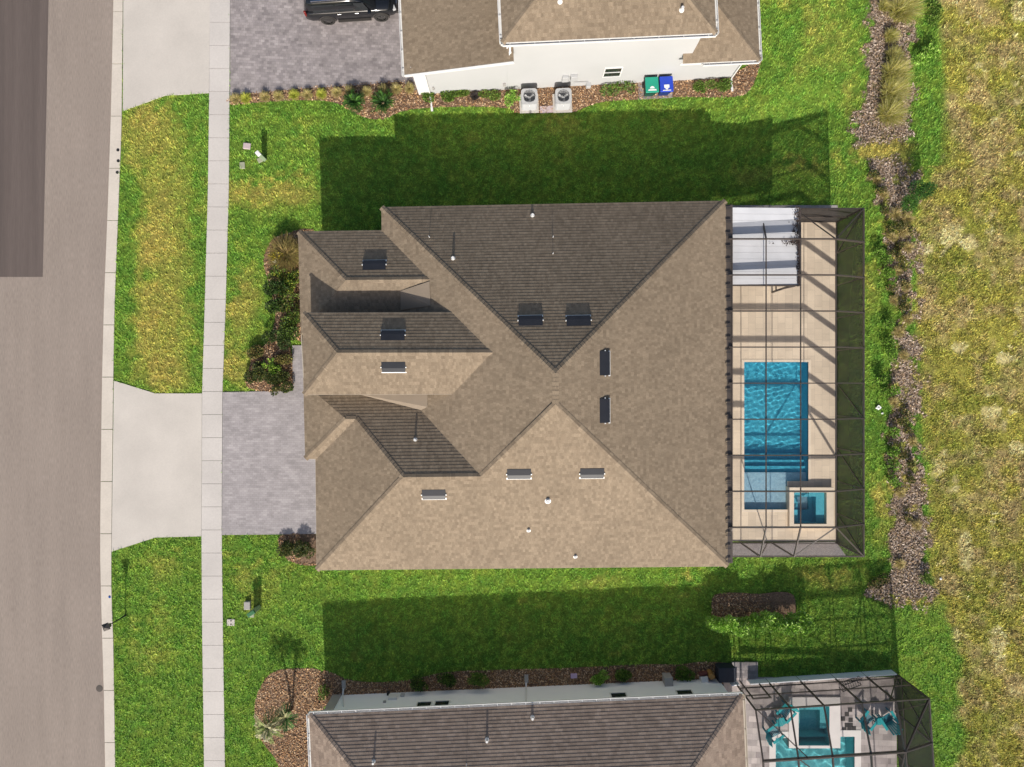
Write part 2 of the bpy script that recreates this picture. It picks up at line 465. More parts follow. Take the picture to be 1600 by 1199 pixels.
def lawn_fields(px, py):
    """dryness 0..1, field 0..1, mulch 0..1 at photo pixels on the ground"""
    x = px / 28.0; y = py / 28.0
    n1 = fbm(x * 0.35, y * 0.35, 3); n2 = fbm(x * 1.1, y * 1.1, 9); n3 = fbm(x * 3.1, y * 3.1, 21)
    dry = 0.15 + 0.45 * (n1 - 0.5) + 0.42 * (n2 - 0.5) + 0.30 * (n3 - 0.5)
    def blob(cx, cy, rx, ry, a):
        d = ((px + (n2 - .5) * 60 + (n1 - .5) * 50 - cx) / rx) ** 2 + ((py + (n3 - .5) * 60 - cy) / ry) ** 2
        return a * np.exp(-d * 1.2)
    for b in ((252,265,62,100,.42),(258,400,58,85,.46),(260,525,56,80,.46),(225,185,45,35,.5),(270,590,40,30,.4),(200,320,16,35,-.5),(198,435,16,35,-.5),(196,560,18,45,-.5),(318,420,14,120,-.45),
              (410,300,60,24,.55),(385,470,30,60,.5),(380,580,30,35,.5),(475,300,25,30,.4),(395,360,30,35,-.15),(395,185,25,20,.2),(470,225,30,30,.25),
              (1270,60,85,110,.33),(1330,170,30,60,.3),(1220,90,20,80,-.35),(1200,150,30,30,.1),(1230,270,90,22,.3),(1240,255,60,15,.35),
              (940,905,50,18,.38),(1078,912,26,16,.5),(560,905,120,25,.12),(1310,905,50,18,.4),(1386,790,18,55,.5),(1370,440,16,60,.3),(1365,330,14,25,-.1),
              (250,1000,35,80,.14),(250,1150,30,60,.06),(260,880,35,25,.3),(205,960,14,30,-.2),(430,900,60,30,.2),(395,940,40,25,.25),(400,1010,40,40,-.1),(360,1100,30,120,-.15),
              (880,200,120,20,.18),(700,230,60,20,.1),(1480,1080,20,90,-.05)):
        dry = dry + blob(*b)
    fx = interp(py, FIELD)
    field = np.clip((px - fx + (n2 - 0.5) * 40) / 14 + 0.5, 0, 1)
    field = field * np.where(py < 260, np.clip((px - fx - 8) / 15, 0, 1) , 1)
    ml = interp(py, SWALE_L); mr = interp(py, SWALE_R)
    e = (n2 - 0.5) * 50 + (n3 - 0.5) * 48
    inside = np.minimum(px - ml + e * 0.7 - 2, mr - px + e * 0.9 - 4)
    mulch = np.clip(inside / 7 + 0.5, 0, 1)
    mulch = mulch * np.clip((940 + (n3 - .5) * 60 - py) / 12 + .5, 0, 1)
    band = np.exp(-((py - 238 + (n2 - .5) * 30) / 15) ** 2)       # dry turf crossing the strip
    band = band + 0.85 * np.exp(-((py - 352 + (n2 - .5) * 40) / 20) ** 2)
    mulch = mulch * (1 - np.clip(band * 1.3, 0, 1))
    dry = dry + 0.6 * np.exp(-((px - 1375 + (n3 - .5) * 60) / 52) ** 2 - ((py - 236 + (n2 - .5) * 40) / 24) ** 2)
    n4 = fbm(x * 1.9, y * 1.9, 63)
    thin = np.clip((n4 - 0.5) * 7, 0, 1) * np.where((py > 255) & (py < 800), 1.0, 0.25)
    mulch = mulch * (1 - 0.85 * thin)
    strip_ = np.clip(inside / 12 + 0.5, 0, 1) * np.where((py > 946) | (py < -80), 0, 1)
    dry = dry + strip_ * 0.55 * np.where(py > 250, 1, .3) + 0.5 * np.clip((px - mr) / 10 + 0.8, 0, 1) * np.clip((py - 270) / 30, 0, 1) * np.clip((950 - py) / 20, 0, 1)
    return np.clip(dry, 0, 1), field, mulch, n1, n2, n3

def lerp(a, b, t):
    return a + (b - a) * t[..., None]

def ground_colour(px, py):
    dry, field, mulch, n1, n2, n3 = lawn_fields(px, py)
    g1 = np.array((0.155, 0.325, 0.044)); g2 = np.array((0.33, 0.455, 0.062)); d1 = np.array((0.56, 0.46, 0.115))
    c = lerp(np.broadcast_to(g1, px.shape + (3,)), g2, np.clip((n3 - 0.3) * 2, 0, 1) * 0.6 + np.clip(dry * 1.6, 0, 1) * 0.4)
    c = lerp(c, d1, np.clip((dry - 0.28) * 1.7, 0, 0.9))
    clump = fbm(px / 28 * 5.0, py / 28 * 5.0, 131, 3)
    c = c * (0.68 + 0.68 * np.clip((clump - 0.2) / 0.6, 0, 1))[..., None]
    f1 = np.array((0.46, 0.42, 0.085)); f2 = np.array((0.54, 0.42, 0.18)); f3 = np.array((0.78, 0.66, 0.30)); f4 = np.array((0.27, 0.32, 0.05))
    fl = lerp(np.broadcast_to(f1, px.shape + (3,)), f2, np.clip((n2 - 0.42) * 4, 0, 1))
    fl = lerp(fl, f4, np.clip((0.50 - n1) * 4, 0, 0.75) * np.clip(n3 * 1.8 - .3, 0, 1))
    pale = np.clip((fbm(px / 28 * 1.5, py / 28 * 1.5, 77, 6) - 0.70) * 20, 0, 1)
    for (bx, by, rx, ry) in ((1483, 372, 20, 13), (1512, 379, 14, 12), (1545, 645, 16, 10), (1466, 730, 12, 15), (1510, 862, 13, 30), (1501, 545, 13, 12), (1592, 20, 12, 14), (1430, 388, 25, 10), (1560, 1010, 14, 30), (1585, 700, 14, 10), (1570, 560, 14, 8)):
        dd = ((px - bx) / rx) ** 2 + ((py - by) / ry) ** 2
        pale = np.maximum(pale, np.clip((1.15 - dd + (n3 - 0.5) * 3.2) * 2.5, 0, 1))
    fl = lerp(fl, f3, pale)
    fcl = fbm(px / 28 * 4.2, py / 28 * 4.2, 151, 4)
    fl = fl * (0.62 + 0.76 * np.clip((fcl - 0.2) / 0.6, 0, 1))[..., None]
    c = lerp(c, fl, field)
    m1 = np.array((0.30, 0.215, 0.155))
    c = lerp(c, m1 * np.ones(px.shape + (3,)), mulch)
    return c, dry, field, mulch

def col_attr(me, cols):
    a = me.attributes.new('col', 'FLOAT_COLOR', 'POINT')
    buf = np.ones((len(cols), 4), np.float32); buf[:, :3] = cols
    a.data.foreach_set('color', buf.ravel())

# ---- ground: one sheet, fine grid in view, coarse out to the horizon
gx = np.concatenate([[-420, -200, -90, -50], np.arange(-34, 34.01, 0.2), [50, 90, 200, 420]])
gy = np.concatenate([[-420, -200, -90, -45], np.arange(-27, 27.01, 0.2), [45, 90, 200, 420]])
GX, GY = np.meshgrid(gx, gy)
PX, PY = GX * PXM + CX, CY - GY * PXM
gc, _, gfield, gmulch = ground_colour(PX, PY)
GZ = np.where((gfield > 0.5), (fbm(GX * 1.5, GY * 1.5, 5) - 0.5) * 0.12, 0.0) + np.where(gmulch > 0.5, (fbm(GX * 2.5, GY * 2.5, 6) - 0.5) * 0.1, 0.0)
GD = gdrop(PX, PY); GZ = GZ + GD
V = np.stack([GX * (1 - GD / H), GY * (1 - GD / H), GZ], -1).reshape(-1, 3)
ny, nx = GX.shape
idx = np.arange(nx * ny).reshape(ny, nx)
q = np.stack([idx[:-1, :-1], idx[:-1, 1:], idx[1:, 1:], idx[1:, :-1]], -1).reshape(-1, 4)
cxp = (GX[:-1, :-1] + GX[1:, 1:]).ravel() / 2 * PXM + CX; cyp = CY - (GY[:-1, :-1] + GY[1:, 1:]).ravel() / 2 * PXM
hole = ((cxp > 1158) & (cxp < 1268) & (cyp > 560) & (cyp < 802)) | ((cxp > 1225) & (cxp < 1294) & (cyp > 755) & (cyp < 819)) | ((cxp > 1243) & (cxp < 1296) & (cyp > 1099) & (cyp < 1150)) | ((cxp > 1205) & (cxp < 1342) & (cyp > 1143) & (cyp < 1420))
q = q[~hole]
me = bpy.data.meshes.new('ground')
me.from_pydata(V.tolist(), [], q.tolist())
col_attr(me, gc.reshape(-1, 3))
gm, N, L, b = nodes('turf_soil')
at = N.new('ShaderNodeAttribute'); at.attribute_name = 'col'
geo = N.new('ShaderNodeNewGeometry')
nz = N.new('ShaderNodeTexNoise'); nz.inputs['Scale'].default_value = 9; nz.inputs['Detail'].default_value = 8; nz.inputs['Roughness'].default_value = 0.7
L.new(geo.outputs['Position'], nz.inputs['Vector'])
mr = N.new('ShaderNodeMapRange'); mr.inputs['From Min'].default_value = 0.3; mr.inputs['From Max'].default_value = 0.7
mr.inputs['To Min'].default_value = 0.28; mr.inputs['To Max'].default_value = 0.95
L.new(nz.outputs['Fac'], mr.inputs['Value'])
vm = N.new('ShaderNodeVectorMath'); vm.operation = 'SCALE'
L.new(at.outputs['Color'], vm.inputs[0]); L.new(mr.outputs['Result'], vm.inputs['Scale'])
L.new(vm.outputs['Vector'], b.inputs['Base Color']); b.inputs['Roughness'].default_value = 0.95; setspec(b, 0.1)
bp = N.new('ShaderNodeBump'); bp.inputs['Strength'].default_value = 0.8; bp.inputs['Distance'].default_value = 0.05
L.new(nz.outputs['Fac'], bp.inputs['Height']); L.new(bp.outputs['Normal'], b.inputs['Normal'])
tag(obj('ground', me, gm), kind='structure')

# ---- road, kerb, pavement, aprons, drives
def flat(name, pts, z, m, label=None, thick=0.0):
    bm = bmesh.new()
    w = [W(*p) for p in pts]
    if thick: prism(bm, w, z - thick, z)
    else:
        f = bm.faces.new([bm.verts.new((p.x, p.y, z)) for p in w])
        bm.normal_update()
        if f.normal.z < 0: f.normal_flip()
    return tag(obj(name, bm, m), label, kind='structure')

flat('road', [(-900,-700)] + [(178,-700)] + KERB_L + [(170,2000),(-900,2000)], 0.004, M['asphalt'])
flat('road_patch', [(-900,-700),(78,-700),(76,0),(72,200),(67,433),(-900,434)], 0.009, M['asphalt_new'])

def strip(name, Lp, Rp, y0, y1, step, z, thick, m, gap=0.55):
    bm = bmesh.new()
    y = y0
    while y < y1:
        a = y + gap; c = min(y + step, y1) - gap
        n = max(1, int((c - a) / 28))
        pts = []
        ys = [a + (c - a) * i / n for i in range(n + 1)]
        pts = [W(interp(v, Lp), v) for v in ys] + [W(interp(v, Rp), v) for v in ys[::-1]]
        prism(bm, pts, z - thick, z)
        y += step
    return tag(obj(name, bm, m), kind='structure')
strip('kerb', KERB_L, [(x - 0.5, y) for x, y in KERB_R], -62.5, 1260, 81.5, 0.045, 0.06, M['kerb'], 0.45)
strip('pavement', [(x + 0.5, y) for x, y in WALK_L], WALK_R, -72, 1260, 36.0, 0.055, 0.07, M['walk'], 0.25)
flat('driveway_apron', APRON_MAIN, 0.04, M['concrete'], thick=0.05)
flat('driveway_apron', APRON_TOP, 0.04, M['concrete'], thick=0.05)
flat('driveway', DRIVE_MAIN, 0.05, M['paver'], thick=0.06)
flat('driveway', DRIVE_TOP, 0.05, M['paver_mauve'], thick=0.06)

# ---- mulch beds
def chips(name, mask_fn, n, box_px, cols, z=0.03, size=(0.02, 0.06), kind='stuff'):
    px = RNG.uniform(box_px[0], box_px[1], n); py = RNG.uniform(box_px[2], box_px[3], n)
    k = mask_fn(px, py); px, py = px[k], py[k]; n = len(px)
    if n == 0: return
    gd = gdrop(px, py); c = np.stack([(px - CX) / PXM * (1 - gd / H), (CY - py) / PXM * (1 - gd / H), gd + z + RNG.uniform(0, 0.035, n)], -1)
    a = RNG.uniform(0, 2 * np.pi, n); l = RNG.uniform(size[0], size[1], n) * 0.9; w = l * RNG.uniform(0.25, 0.5, n)
    tl = RNG.normal(0, 0.4, n)
    u = np.stack([np.cos(a) * np.cos(tl), np.sin(a) * np.cos(tl), np.sin(tl)], -1) * l[:, None]
    v = np.stack([-np.sin(a), np.cos(a), RNG.normal(0, 0.35, n)], -1) * w[:, None]
    P = np.stack([c - u - v, c + u - v, c + u + v, c - u + v], 1).reshape(-1, 3)
    ci = np.array(cols)[RNG.integers(0, len(cols), n)] * RNG.uniform(0.6, 1.35, (n, 1))
    me = bpy.data.meshes.new(name)
    me.from_pydata(P.tolist(), [], np.arange(4 * n).reshape(-1, 4).tolist())
    col_attr(me, np.repeat(ci, 4, 0))
    return tag(obj(name, me, M['chip']), kind=kind)

BROWN = [(0.36,0.19,0.095),(0.50,0.30,0.15),(0.20,0.11,0.065),(0.68,0.48,0.30)]
GREYB = [(0.32,0.235,0.18),(0.44,0.34,0.26),(0.15,0.105,0.08),(0.60,0.49,0.40),(0.40,0.29,0.18),(0.30,0.20,0.12)]
for nm, poly in BEDS.items():
    flat('mulch_bed', poly, 0.012, M['soil'])
    xs = [p[0] for p in poly]; ys = [p[1] for p in poly]
    area = (max(xs) - min(xs)) * (max(ys) - min(ys)) / 788
    chips('mulch', lambda x, y, poly=poly: inpoly(x, y, poly) & ~((x > 470) & (x < 1130) & (y > 370) & (y < 880)), int(area * 330), (min(xs), max(xs), min(ys), max(ys)), BROWN)

def swale_mask(x, y):
    _, _, m, *_ = lawn_fields(x, y)
    return RNG.uniform(0, 1, len(x)) < m
chips('mulch', swale_mask, 95000, (1315, 1475, -20, 960), GREYB, z=0.03, size=(0.025, 0.075))

# ---- turf: real blades
HARD = [KERB_L[:] + KERB_R[::-1], [(-100,-100)] + KERB_L + [(-100,1300)], WALK_L + WALK_R[::-1], APRON_MAIN, APRON_TOP, DRIVE_MAIN, DRIVE_TOP,
        [(1128,321),(1310,321),(1307,343),(1307,847),(1310,870),(1128,872)], [(1130,1063),(1392,1047),(1404,1260),(1130,1260)],
        [(505,375),(620,375),(620,345),(1100,340),(1100,860),(520,860),(515,640),(505,600)],
        [(655,148),(1143,122),(1140,-60),(655,-60)], [(520,1087),(1122,1061),(1130,1300),(520,1300)], [(1118,1033),(1184,1033),(1186,1062),(1118,1064)]] + [BEDS[k] for k in BEDS]
def turf(name, n, seed, region, kind_field):
    r = np.random.default_rng(seed)
    px = r.uniform(region[0], region[1], n); py = r.uniform(region[2], region[3], n)
    ok = np.ones(n, bool)
    for h in HARD: ok &= ~inpoly(px, py, h)
    px, py = px[ok], py[ok]
    c, dry, field, mulch = ground_colour(px, py)
    keep = (r.uniform(0, 1, len(px)) > mulch * 0.93)
    keep &= (field > 0.5) if kind_field else (field <= 0.5)
    # thinner in clumpy gaps
    g = fbm(px / 28 * 5.0, py / 28 * 5.0, 131, 3)
    keep &= r.uniform(0, 1, len(px)) < np.clip((g - 0.25) * 2.8, 0.10, 1)
    px, py, c, dry, g = px[keep], py[keep], c[keep], dry[keep], g[keep]
    n = len(px)
    gd = gdrop(px, py); base = np.stack([(px - CX) / PXM * (1 - gd / H), (CY - py) / PXM * (1 - gd / H), gd], -1)
    a = r.uniform(0, 2 * np.pi, n) + (vnoise(px / 12, py / 12, 4) - .5) * 5
    tilt = r.uniform(0.35, 1.35, n)
    l = r.uniform(0.07, 0.17, n) * (0.7 + 0.7 * g)
    w = r.uniform(0.013, 0.030, n)
    if kind_field:
        l = r.uniform(0.05, 0.17, n) * (0.5 + 1.0 * g); w = r.uniform(0.014, 0.034, n); tilt = r.uniform(0.5, 1.45, n)
    d = np.stack([np.cos(a) * np.sin(tilt), np.sin(a) * np.sin(tilt), np.cos(tilt)], -1)
    s = np.stack([-np.sin(a), np.cos(a), np.zeros(n)], -1) * w[:, None]
    P = np.stack([base - s, base + s, base + d * l[:, None]], 1).reshape(-1, 3)
    v = r.uniform(0.5, 1.5, (n, 1)) if not kind_field else r.uniform(0.32, 1.75, (n, 1))
    hue = r.normal(0, 0.10, (n, 1)) * np.array([[1.0, 0.1, 0.2]])
    cc = np.clip(c * v * (1 + hue), 0.004, 0.9)
    me = bpy.data.meshes.new(name)
    me.vertices.add(3 * n); me.vertices.foreach_set('co', P.astype(np.float32).ravel())
    me.loops.add(3 * n); me.loops.foreach_set('vertex_index', np.arange(3 * n, dtype=np.int32))
    me.polygons.add(n); me.polygons.foreach_set('loop_start', np.arange(0, 3 * n, 3, dtype=np.int32))
    me.update(); me.validate()
    cv = np.repeat(cc, 3, 0)
    col_attr(me, cv)
    return tag(obj(name, me, M['blade']), kind='stuff')
turf('grass', 900000, 1, (170, 1520, -20, 1225), False)
turf('field_grass', 330000, 2, (1380, 1640, -20, 1225), True)

# ------------------------------------------------------------------ roofs
CRS = 0.165
def clip_band(poly, lo, hi):
    """poly: list of (u,v); keep lo<=v<=hi"""
    def half(P, c, sgn):
        out = []
        for i in range(len(P)):
            a, b = P[i - 1], P[i]
            da, db = (a[1] - c) * sgn, (b[1] - c) * sgn
            if (da >= 0) != (db >= 0):
                t = da / (da - db); out.append((a[0] + (b[0] - a[0]) * t, c))
            if db >= 0: out.append(b)
        return out
    P = half(poly, lo, 1)
    return half(P, hi, -1) if P else []

def roof_face(bm, uvl, pts, t=0.0105):
    o = pts[0]
    n = Vector((0, 0, 0))
    for i in range(len(pts)):
        n += (pts[i] - o).cross(pts[(i + 1) % len(pts)] - o)
    if n.z < 0: n = -n
    n.normalize()
    u = Vector((0, 0, 1)).cross(n).normalized(); v = n.cross(u)
    uv = [((p - o).dot(u), (p - o).dot(v)) for p in pts]
    v0 = min(a[1] for a in uv); v1 = max(a[1] for a in uv)
    ro = random.uniform(0, 5)
    i = 0
    while v0 + i * CRS < v1 - 1e-4:
        lo = v0 + i * CRS; hi = lo + CRS
        P = clip_band(uv, lo, hi)
        if len(P) >= 3:
            vs = []
            for a in P:
                h = t * (1 - (a[1] - lo) / CRS)
                vs.append(bm.verts.new(o + u * a[0] + v * a[1] + n * h))
            try:
                f = bm.faces.new(vs)
                f.normal_update()
                if f.normal.dot(n) < 0: f.normal_flip()
                for lp in f.loops:
                    c = lp.vert.co - o
                    lp[uvl].uv = (c.dot(u) + ro, (c.dot(v) - v0))
            except ValueError: pass
            low = [a[0] for a in P if abs(a[1] - lo) < 1e-5]
            if len(low) >= 2:
                a0, a1 = min(low), max(low)
                q = [o + u * a0 + v * lo, o + u * a1 + v * lo, o + u * a1 + v * lo + n * t, o + u * a0 + v * lo + n * t]
                f = bm.faces.new([bm.verts.new(p) for p in q])
                for lp in f.loops:
                    c = lp.vert.co - o
                    lp[uvl].uv = (c.dot(u) + ro, (c.dot(v) - v0) + 0.01)
        i += 1

def caps(bm, uvl, p, q, fall=0.30, w=0.15):
    d = q - p; L = d.length; d = d / L
    s = d.cross(Vector((0, 0, 1))).normalized()
    n = max(1, int(L / 0.2)); st = L / n
    for i in range(n):
        a = p + d * (i * st); b = p + d * ((i + 1.08) * st)
        ha, hb = 0.030, 0.018
        A = [a - s * w + Vector((0, 0, ha - fall * w)), a + Vector((0, 0, ha)), a + s * w + Vector((0, 0, ha - fall * w))]
        B = [b - s * w + Vector((0, 0, hb - fall * w)), b + Vector((0, 0, hb)), b + s * w + Vector((0, 0, hb - fall * w))]
        C = [x - Vector((0, 0, 0.03)) for x in A]
        r = random.uniform(0, 40)
        for f4 in ((A[0], A[1], B[1], B[0]), (A[1], A[2], B[2], B[1]), (C[0], C[1], A[1], A[0]), (C[1], C[2], A[2], A[1])):
            f = bm.faces.new([bm.verts.new(x) for x in f4])
            f.normal_update()
            if f.normal.z < -0.01: f.normal_flip()
            for j, lp in enumerate(f.loops):
                lp[uvl].uv = (r + 0.05 * (j in (1, 2)), r * 3.3 + 0.03 * (j > 1))

def roof_mesh():
    bm = bmesh.new(); uvl = bm.loops.layers.uv.new('UVMap')
    return bm, uvl

def eave_trim(bm, pts, h=0.17, th=0.03, close=True):
    n = len(pts)
    for i in range(n if close else n - 1):
        a, b = pts[i], pts[(i + 1) % n]
        beam(bm, a + Vector((0, 0, -h / 2 - 0.012)), b + Vector((0, 0, -h / 2 - 0.012)), th, h)

def walls(bm, loop, z1, d=0.42):
    prism(bm, inset(loop, d), 0.0, z1)

def gutter(parent, p, q, out, m, hangers=0.55):
    """open trough along an eave, with hanger straps"""
    bm = bmesh.new()
    o = out.normalized()
    w, h = 0.13, 0.12
    up = Vector((0, 0, 1))
    prof = [o * 0.0 + up * 0.0, o * 0.0 - up * h, o * w - up * h, o * w]
    for i in range(3):
        a0, a1 = p + prof[i], q + prof[i]; b0, b1 = p + prof[i + 1], q + prof[i + 1]
        nn = (a1 - a0).cross(b0 - a0).normalized() * 0.006
        beam(bm, (a0 + b0) / 2, (a1 + b1) / 2, 0.008 if i != 1 else w, h if i != 1 else 0.008)
    beam(bm, p + o * w, q + o * w, 0.028, 0.02)
    L = (q - p).length; n = max(1, int(L / hangers))
    d = (q - p) / L
    for i in range(n + 1):
        c = p + d * (L * (i + 0.3) / (n + 0.6))
        beam(bm, c - up * 0.01, c + o * (w + 0.01) - up * 0.01, 0.035, 0.012)
    for e, sg in ((p, 1), (q, -1)):
        beam(bm, e + o * w / 2 - up * h + d * 0.004 * sg, e + o * w / 2 + d * 0.004 * sg, 0.008, w, up=d)
    return obj('gutter', bm, m, parent)

# vents and pipes on roof planes ------------------------------------------------
def ridge_vent(roof, plane, px, py, length=1.12):
    c = plane.ray(px, py); n = plane.n
    u = Vector((0, 0, 1)).cross(n).normalized(); v = n.cross(u)      # v = upslope
    R = Matrix((u, v, n)).transposed().to_4x4(); R.translation = c
    bm = bmesh.new()
    l, d = length / 2, 0.24
    # sloping hood: low at the upslope side, raised at the downslope side
    P = [(-l, d, 0.02), (l, d, 0.02), (l, -d * 0.2, 0.095), (-l, -d * 0.2, 0.095), (l - .02, -d, 0.115), (-l + .02, -d, 0.115)]
    top = [R @ Vector(x) for x in P]; bot = [R @ Vector((x[0], x[1], -0.01)) for x in P]
    T1 = [bm.verts.new(x) for x in top]; B1 = [bm.verts.new(x) for x in bot]
    bm.faces.new((T1[0], T1[3], T1[2], T1[1])); bm.faces.new((T1[3], T1[5], T1[4], T1[2]))
    bm.faces.new((T1[0], B1[0], B1[3], T1[3])); bm.faces.new((T1[1], T1[2], B1[2], B1[1]))
    bm.faces.new((T1[3], B1[3], B1[5], T1[5])); bm.faces.new((T1[2], T1[4], B1[4], B1[2]))
    bm.faces.new((T1[5], B1[5], B1[4], T1[4])); bm.faces.new((T1[0], T1[1], B1[1], B1[0]))
    bmesh.ops.recalc_face_normals(bm, faces=bm.faces[:])
    vent = obj('roof_vent', bm, M['black_metal'], roof)
    bm = bmesh.new()
    box(bm, R @ T(0, -d - 0.012, 0.06), length - 0.06, 0.02, 0.085)
    box(bm, R @ T(0, -d - 0.03, 0.006), length + 0.06, 0.10, 0.008)
    for s in (-1, 1): box(bm, R @ T(s * (l + 0.02), -0.02, 0.05), 0.05, 0.05, 0.06)
    obj('vent_flashing', bm, M['galv'], roof)
    return vent

def roof_pipe(roof, plane, px, py, r=0.10, h=0.22, m='white_trim'):
    c = plane.ray(px, py)
    bm = bmesh.new()
    r = r * 0.72
    cyl(bm, c - Vector((0, 0, 0.1)), c + Vector((0, 0, h)), r, r * 0.95, 12)
    cyl(bm, c + plane.n * 0.0, c + plane.n * 0.03, r * 1.7, r * 1.6, 12)
    obj('vent_pipe', bm, M[m], roof)

# ------------------------------------------------------------------ main house
K1, K2, KR = 0.100, 0.1414, 0.1965
A, B_, C_, D_ = W(596, 324, K1), W(1134, 314, K1), W(1137, 885, K1), W(495, 891, K1)
P1, P2 = W(868, 583, KR), W(868, 632, KR)
plN = Plane(A, B_, P1); plE = Plane(B_, C_, (P1 + P2) / 2); plW = Plane(A, P1, P2); plS = Plane(D_, C_, P2)
G1, G2 = plS.ray(630, 746), plS.ray(752, 744.5)
plGW = Plane(D_, W(493, 718, K1), G1)
gdir = (G2 - G1); perp = Vector((-gdir.y, gdir.x, 0)).normalized()
if perp.y < 0: perp = -perp
plGN = Plane(G1, G2, (G1 + G2) / 2 + perp * 5.0 - Vector((0, 0, 5.0 * 0.417)))
R3a = plGN.ray(540, 655); R3b = plGN.ray(556, 655)
E3 = W(477, 717, K1); E3n = W(474, 590, K1)
pl3W = Plane(E3, E3n, R3a); pl3S = Plane(E3, W(493, 718, K1), R3a)
NW1 = W(466, 362, K1); SW1 = W(470, 523, K1); R1a = W(540, 438, 0.1285); R1b = W(705, 436.5, 0.1285)
pl1N = Plane(NW1, W(640, 359.5, K1), R1a); pl1S = Plane(SW1, W(690, 523, K1), R1a); pl1W = Plane(NW1, SW1, R1a)
KR2 = K2 + 0.417 * 56 / 1067
NW2, SW2 = W(473, 489, K2), W(475, 617, K2); R2a, R2b = W(527, 551.5, KR2), W(800, 551, KR2)
NE2, SE2 = W(745, 488, K2), W(752, 616, K2)
pl2N = Plane(NW2, NE2, R2a); pl2S = Plane(SW2, SE2, R2a); pl2W = Plane(NW2, SW2, R2a)

house = thing('house', 'large single storey house with brown hip roof in the middle of the photo', 'house', W(800, 605))
bm, uvl = roof_mesh()
roof_face(bm, uvl, [A, B_, P1])
roof_face(bm, uvl, [B_, C_, P2, P1])
roof_face(bm, uvl, [A, P1, P2, G2, plW.ray(598, 650)])
roof_face(bm, uvl, [C_, D_, G1, G2, P2])
roof_face(bm, uvl, [D_, G1, R3b, W(493, 718, K1)])
roof_face(bm, uvl, [plGN.ray(497, 590), plGN.ray(474, 598), R3a, R3b, G1, G2, plGN.ray(648, 612)])
roof_face(bm, uvl, [E3, R3a, plGN.ray(508, 618), E3n])
roof_face(bm, uvl, [E3, pl3S.ray(503, 717.5), pl3S.ray(562, 655), R3a])
roof_face(bm, uvl, [NW1, W(640, 359.5, K1), R1b, R1a])
roof_face(bm, uvl, [SW1, W(690, 523, K1), R1b, R1a])
roof_face(bm, uvl, [NW1, SW1, R1a])
roof_face(bm, uvl, [NW2, NE2, R2b, R2a])
roof_face(bm, uvl, [SW2, SE2, R2b, R2a])
roof_face(bm, uvl, [NW2, SW2, R2a])
for p, q_, fl in ((A, P1, .3), (B_, P1, .3), (C_, P2, .3), (D_, G1, .3), (G2, P2, .3), (P1, P2, .42), (G1, G2, .42), (R3b, G1, .3),
                  (NW1, R1a, .3), (NW2, R2a, .3), (SW2, R2a, .3), (R1a, R1a.lerp(R1b, .80), .42), (R2a, R2a.lerp(R2b, .91), .42), (E3, R3a, .3), (R3a, R3b, .42)):
    caps(bm, uvl, p, q_, fl)
roof = obj('roof', bm, M['shingle'], house)
# dead valleys behind the tall entry wing
bm = bmesh.new()
for tri in ([pl1S.ray(626, 455) + Vector((0, 0, .03)), plW.ray(671, 440) + Vector((0, 0, .03)), plW.ray(673, 478) + Vector((0, 0, .03)), pl1S.ray(626, 485) + Vector((0, 0, .03))],
            [plGN.ray(552, 614) + Vector((0, 0, .03)), plGN.ray(658, 641) + Vector((0, 0, .03)), plW.ray(668, 636) + Vector((0, 0, .03)), plW.ray(668, 608) + Vector((0, 0, .03))]):
    bm = bmesh.new(); f = bm.faces.new([bm.verts.new(x) for x in tri])
    obj('valley_membrane', bm, M['membrane'], house)

LOW = [A, B_, C_, D_, W(493, 718, K1), E3, E3n, SW1 + Vector((0.02, 0, 0)), NW1, W(597, 360.2, K1)]
TALL = [NW2, NE2, SE2, SW2]
bm = bmesh.new()
eave_trim(bm, LOW); eave_trim(bm, TALL)
for lp in (LOW, TALL):
    i_ = inset(lp, 0.05)
    f = bm.faces.new([bm.verts.new((p[0], p[1], lp[0].z - 0.17)) for p in i_])
obj('fascia', bm, M['tan_trim'], house)
bm = bmesh.new()
walls(bm, LOW, K1 * H - 0.175)
prism(bm, inset(TALL, 0.42), 0.02, K2 * H - 0.175)
obj('wall', bm, M['cream_wall'], house)
# garage door and front door on the street side (under the eaves)
gd = W(493, 800, K1)
bm = bmesh.new()
for i in range(4): box(bm, T(gd.x + 0.40, gd.y - 0.4, 0.3 + i * 0.56), 0.05, 4.9, 0.53)
obj('garage_door', bm, M['white_trim'], house)
fd = W(473, 540, K2)
bm = bmesh.new(); box(bm, T(fd.x + 0.40, fd.y, 1.2), 0.06, 1.1, 2.3)
fdo = obj('front_door', bm, M['bronze'], house)
bm = bmesh.new(); cyl(bm, Vector((fd.x + 0.33, fd.y - 0.42, 1.1)), Vector((fd.x + 0.33, fd.y - 0.42, 1.4)), 0.02, 0.02, 8)
obj('handle', bm, M['galv'], fdo)
for pl, x, y in ((pl1N, 585, 415), (pl2N, 614, 525), (plN, 829, 502), (plN, 904, 502), (pl2S, 615, 573), (plS, 811, 740), (plS, 925, 739), (plS, 678, 772), (plE, 944, 568), (plE, 944, 642)):
    ridge_vent(roof, pl, x, y)
for pl, x, y, r, h in ((plN, 708, 404, .09, .24), (plN, 832, 337, .09, .22), (plGN, 649, 687, .08, .24), (plS, 856, 783, .13, .20), (plS, 826, 829, .09, .16), (plS, 899, 870, .09, .16)):
    roof_pipe(roof, pl, x, y, r, h)
for pl, x, y in ((plN, 671, 371), (plN, 864, 371), (plN, 864, 397)):
    roof_pipe(roof, pl, x, y, 0.022, 0.30, 'galv')

# ------------------------------------------------------------------ screened pool cage builder
def part_beam(name, parent, p, q, w, d, m):
    bm = bmesh.new(); beam(bm, p, q, w, d)
    return obj(name, bm, m, parent)

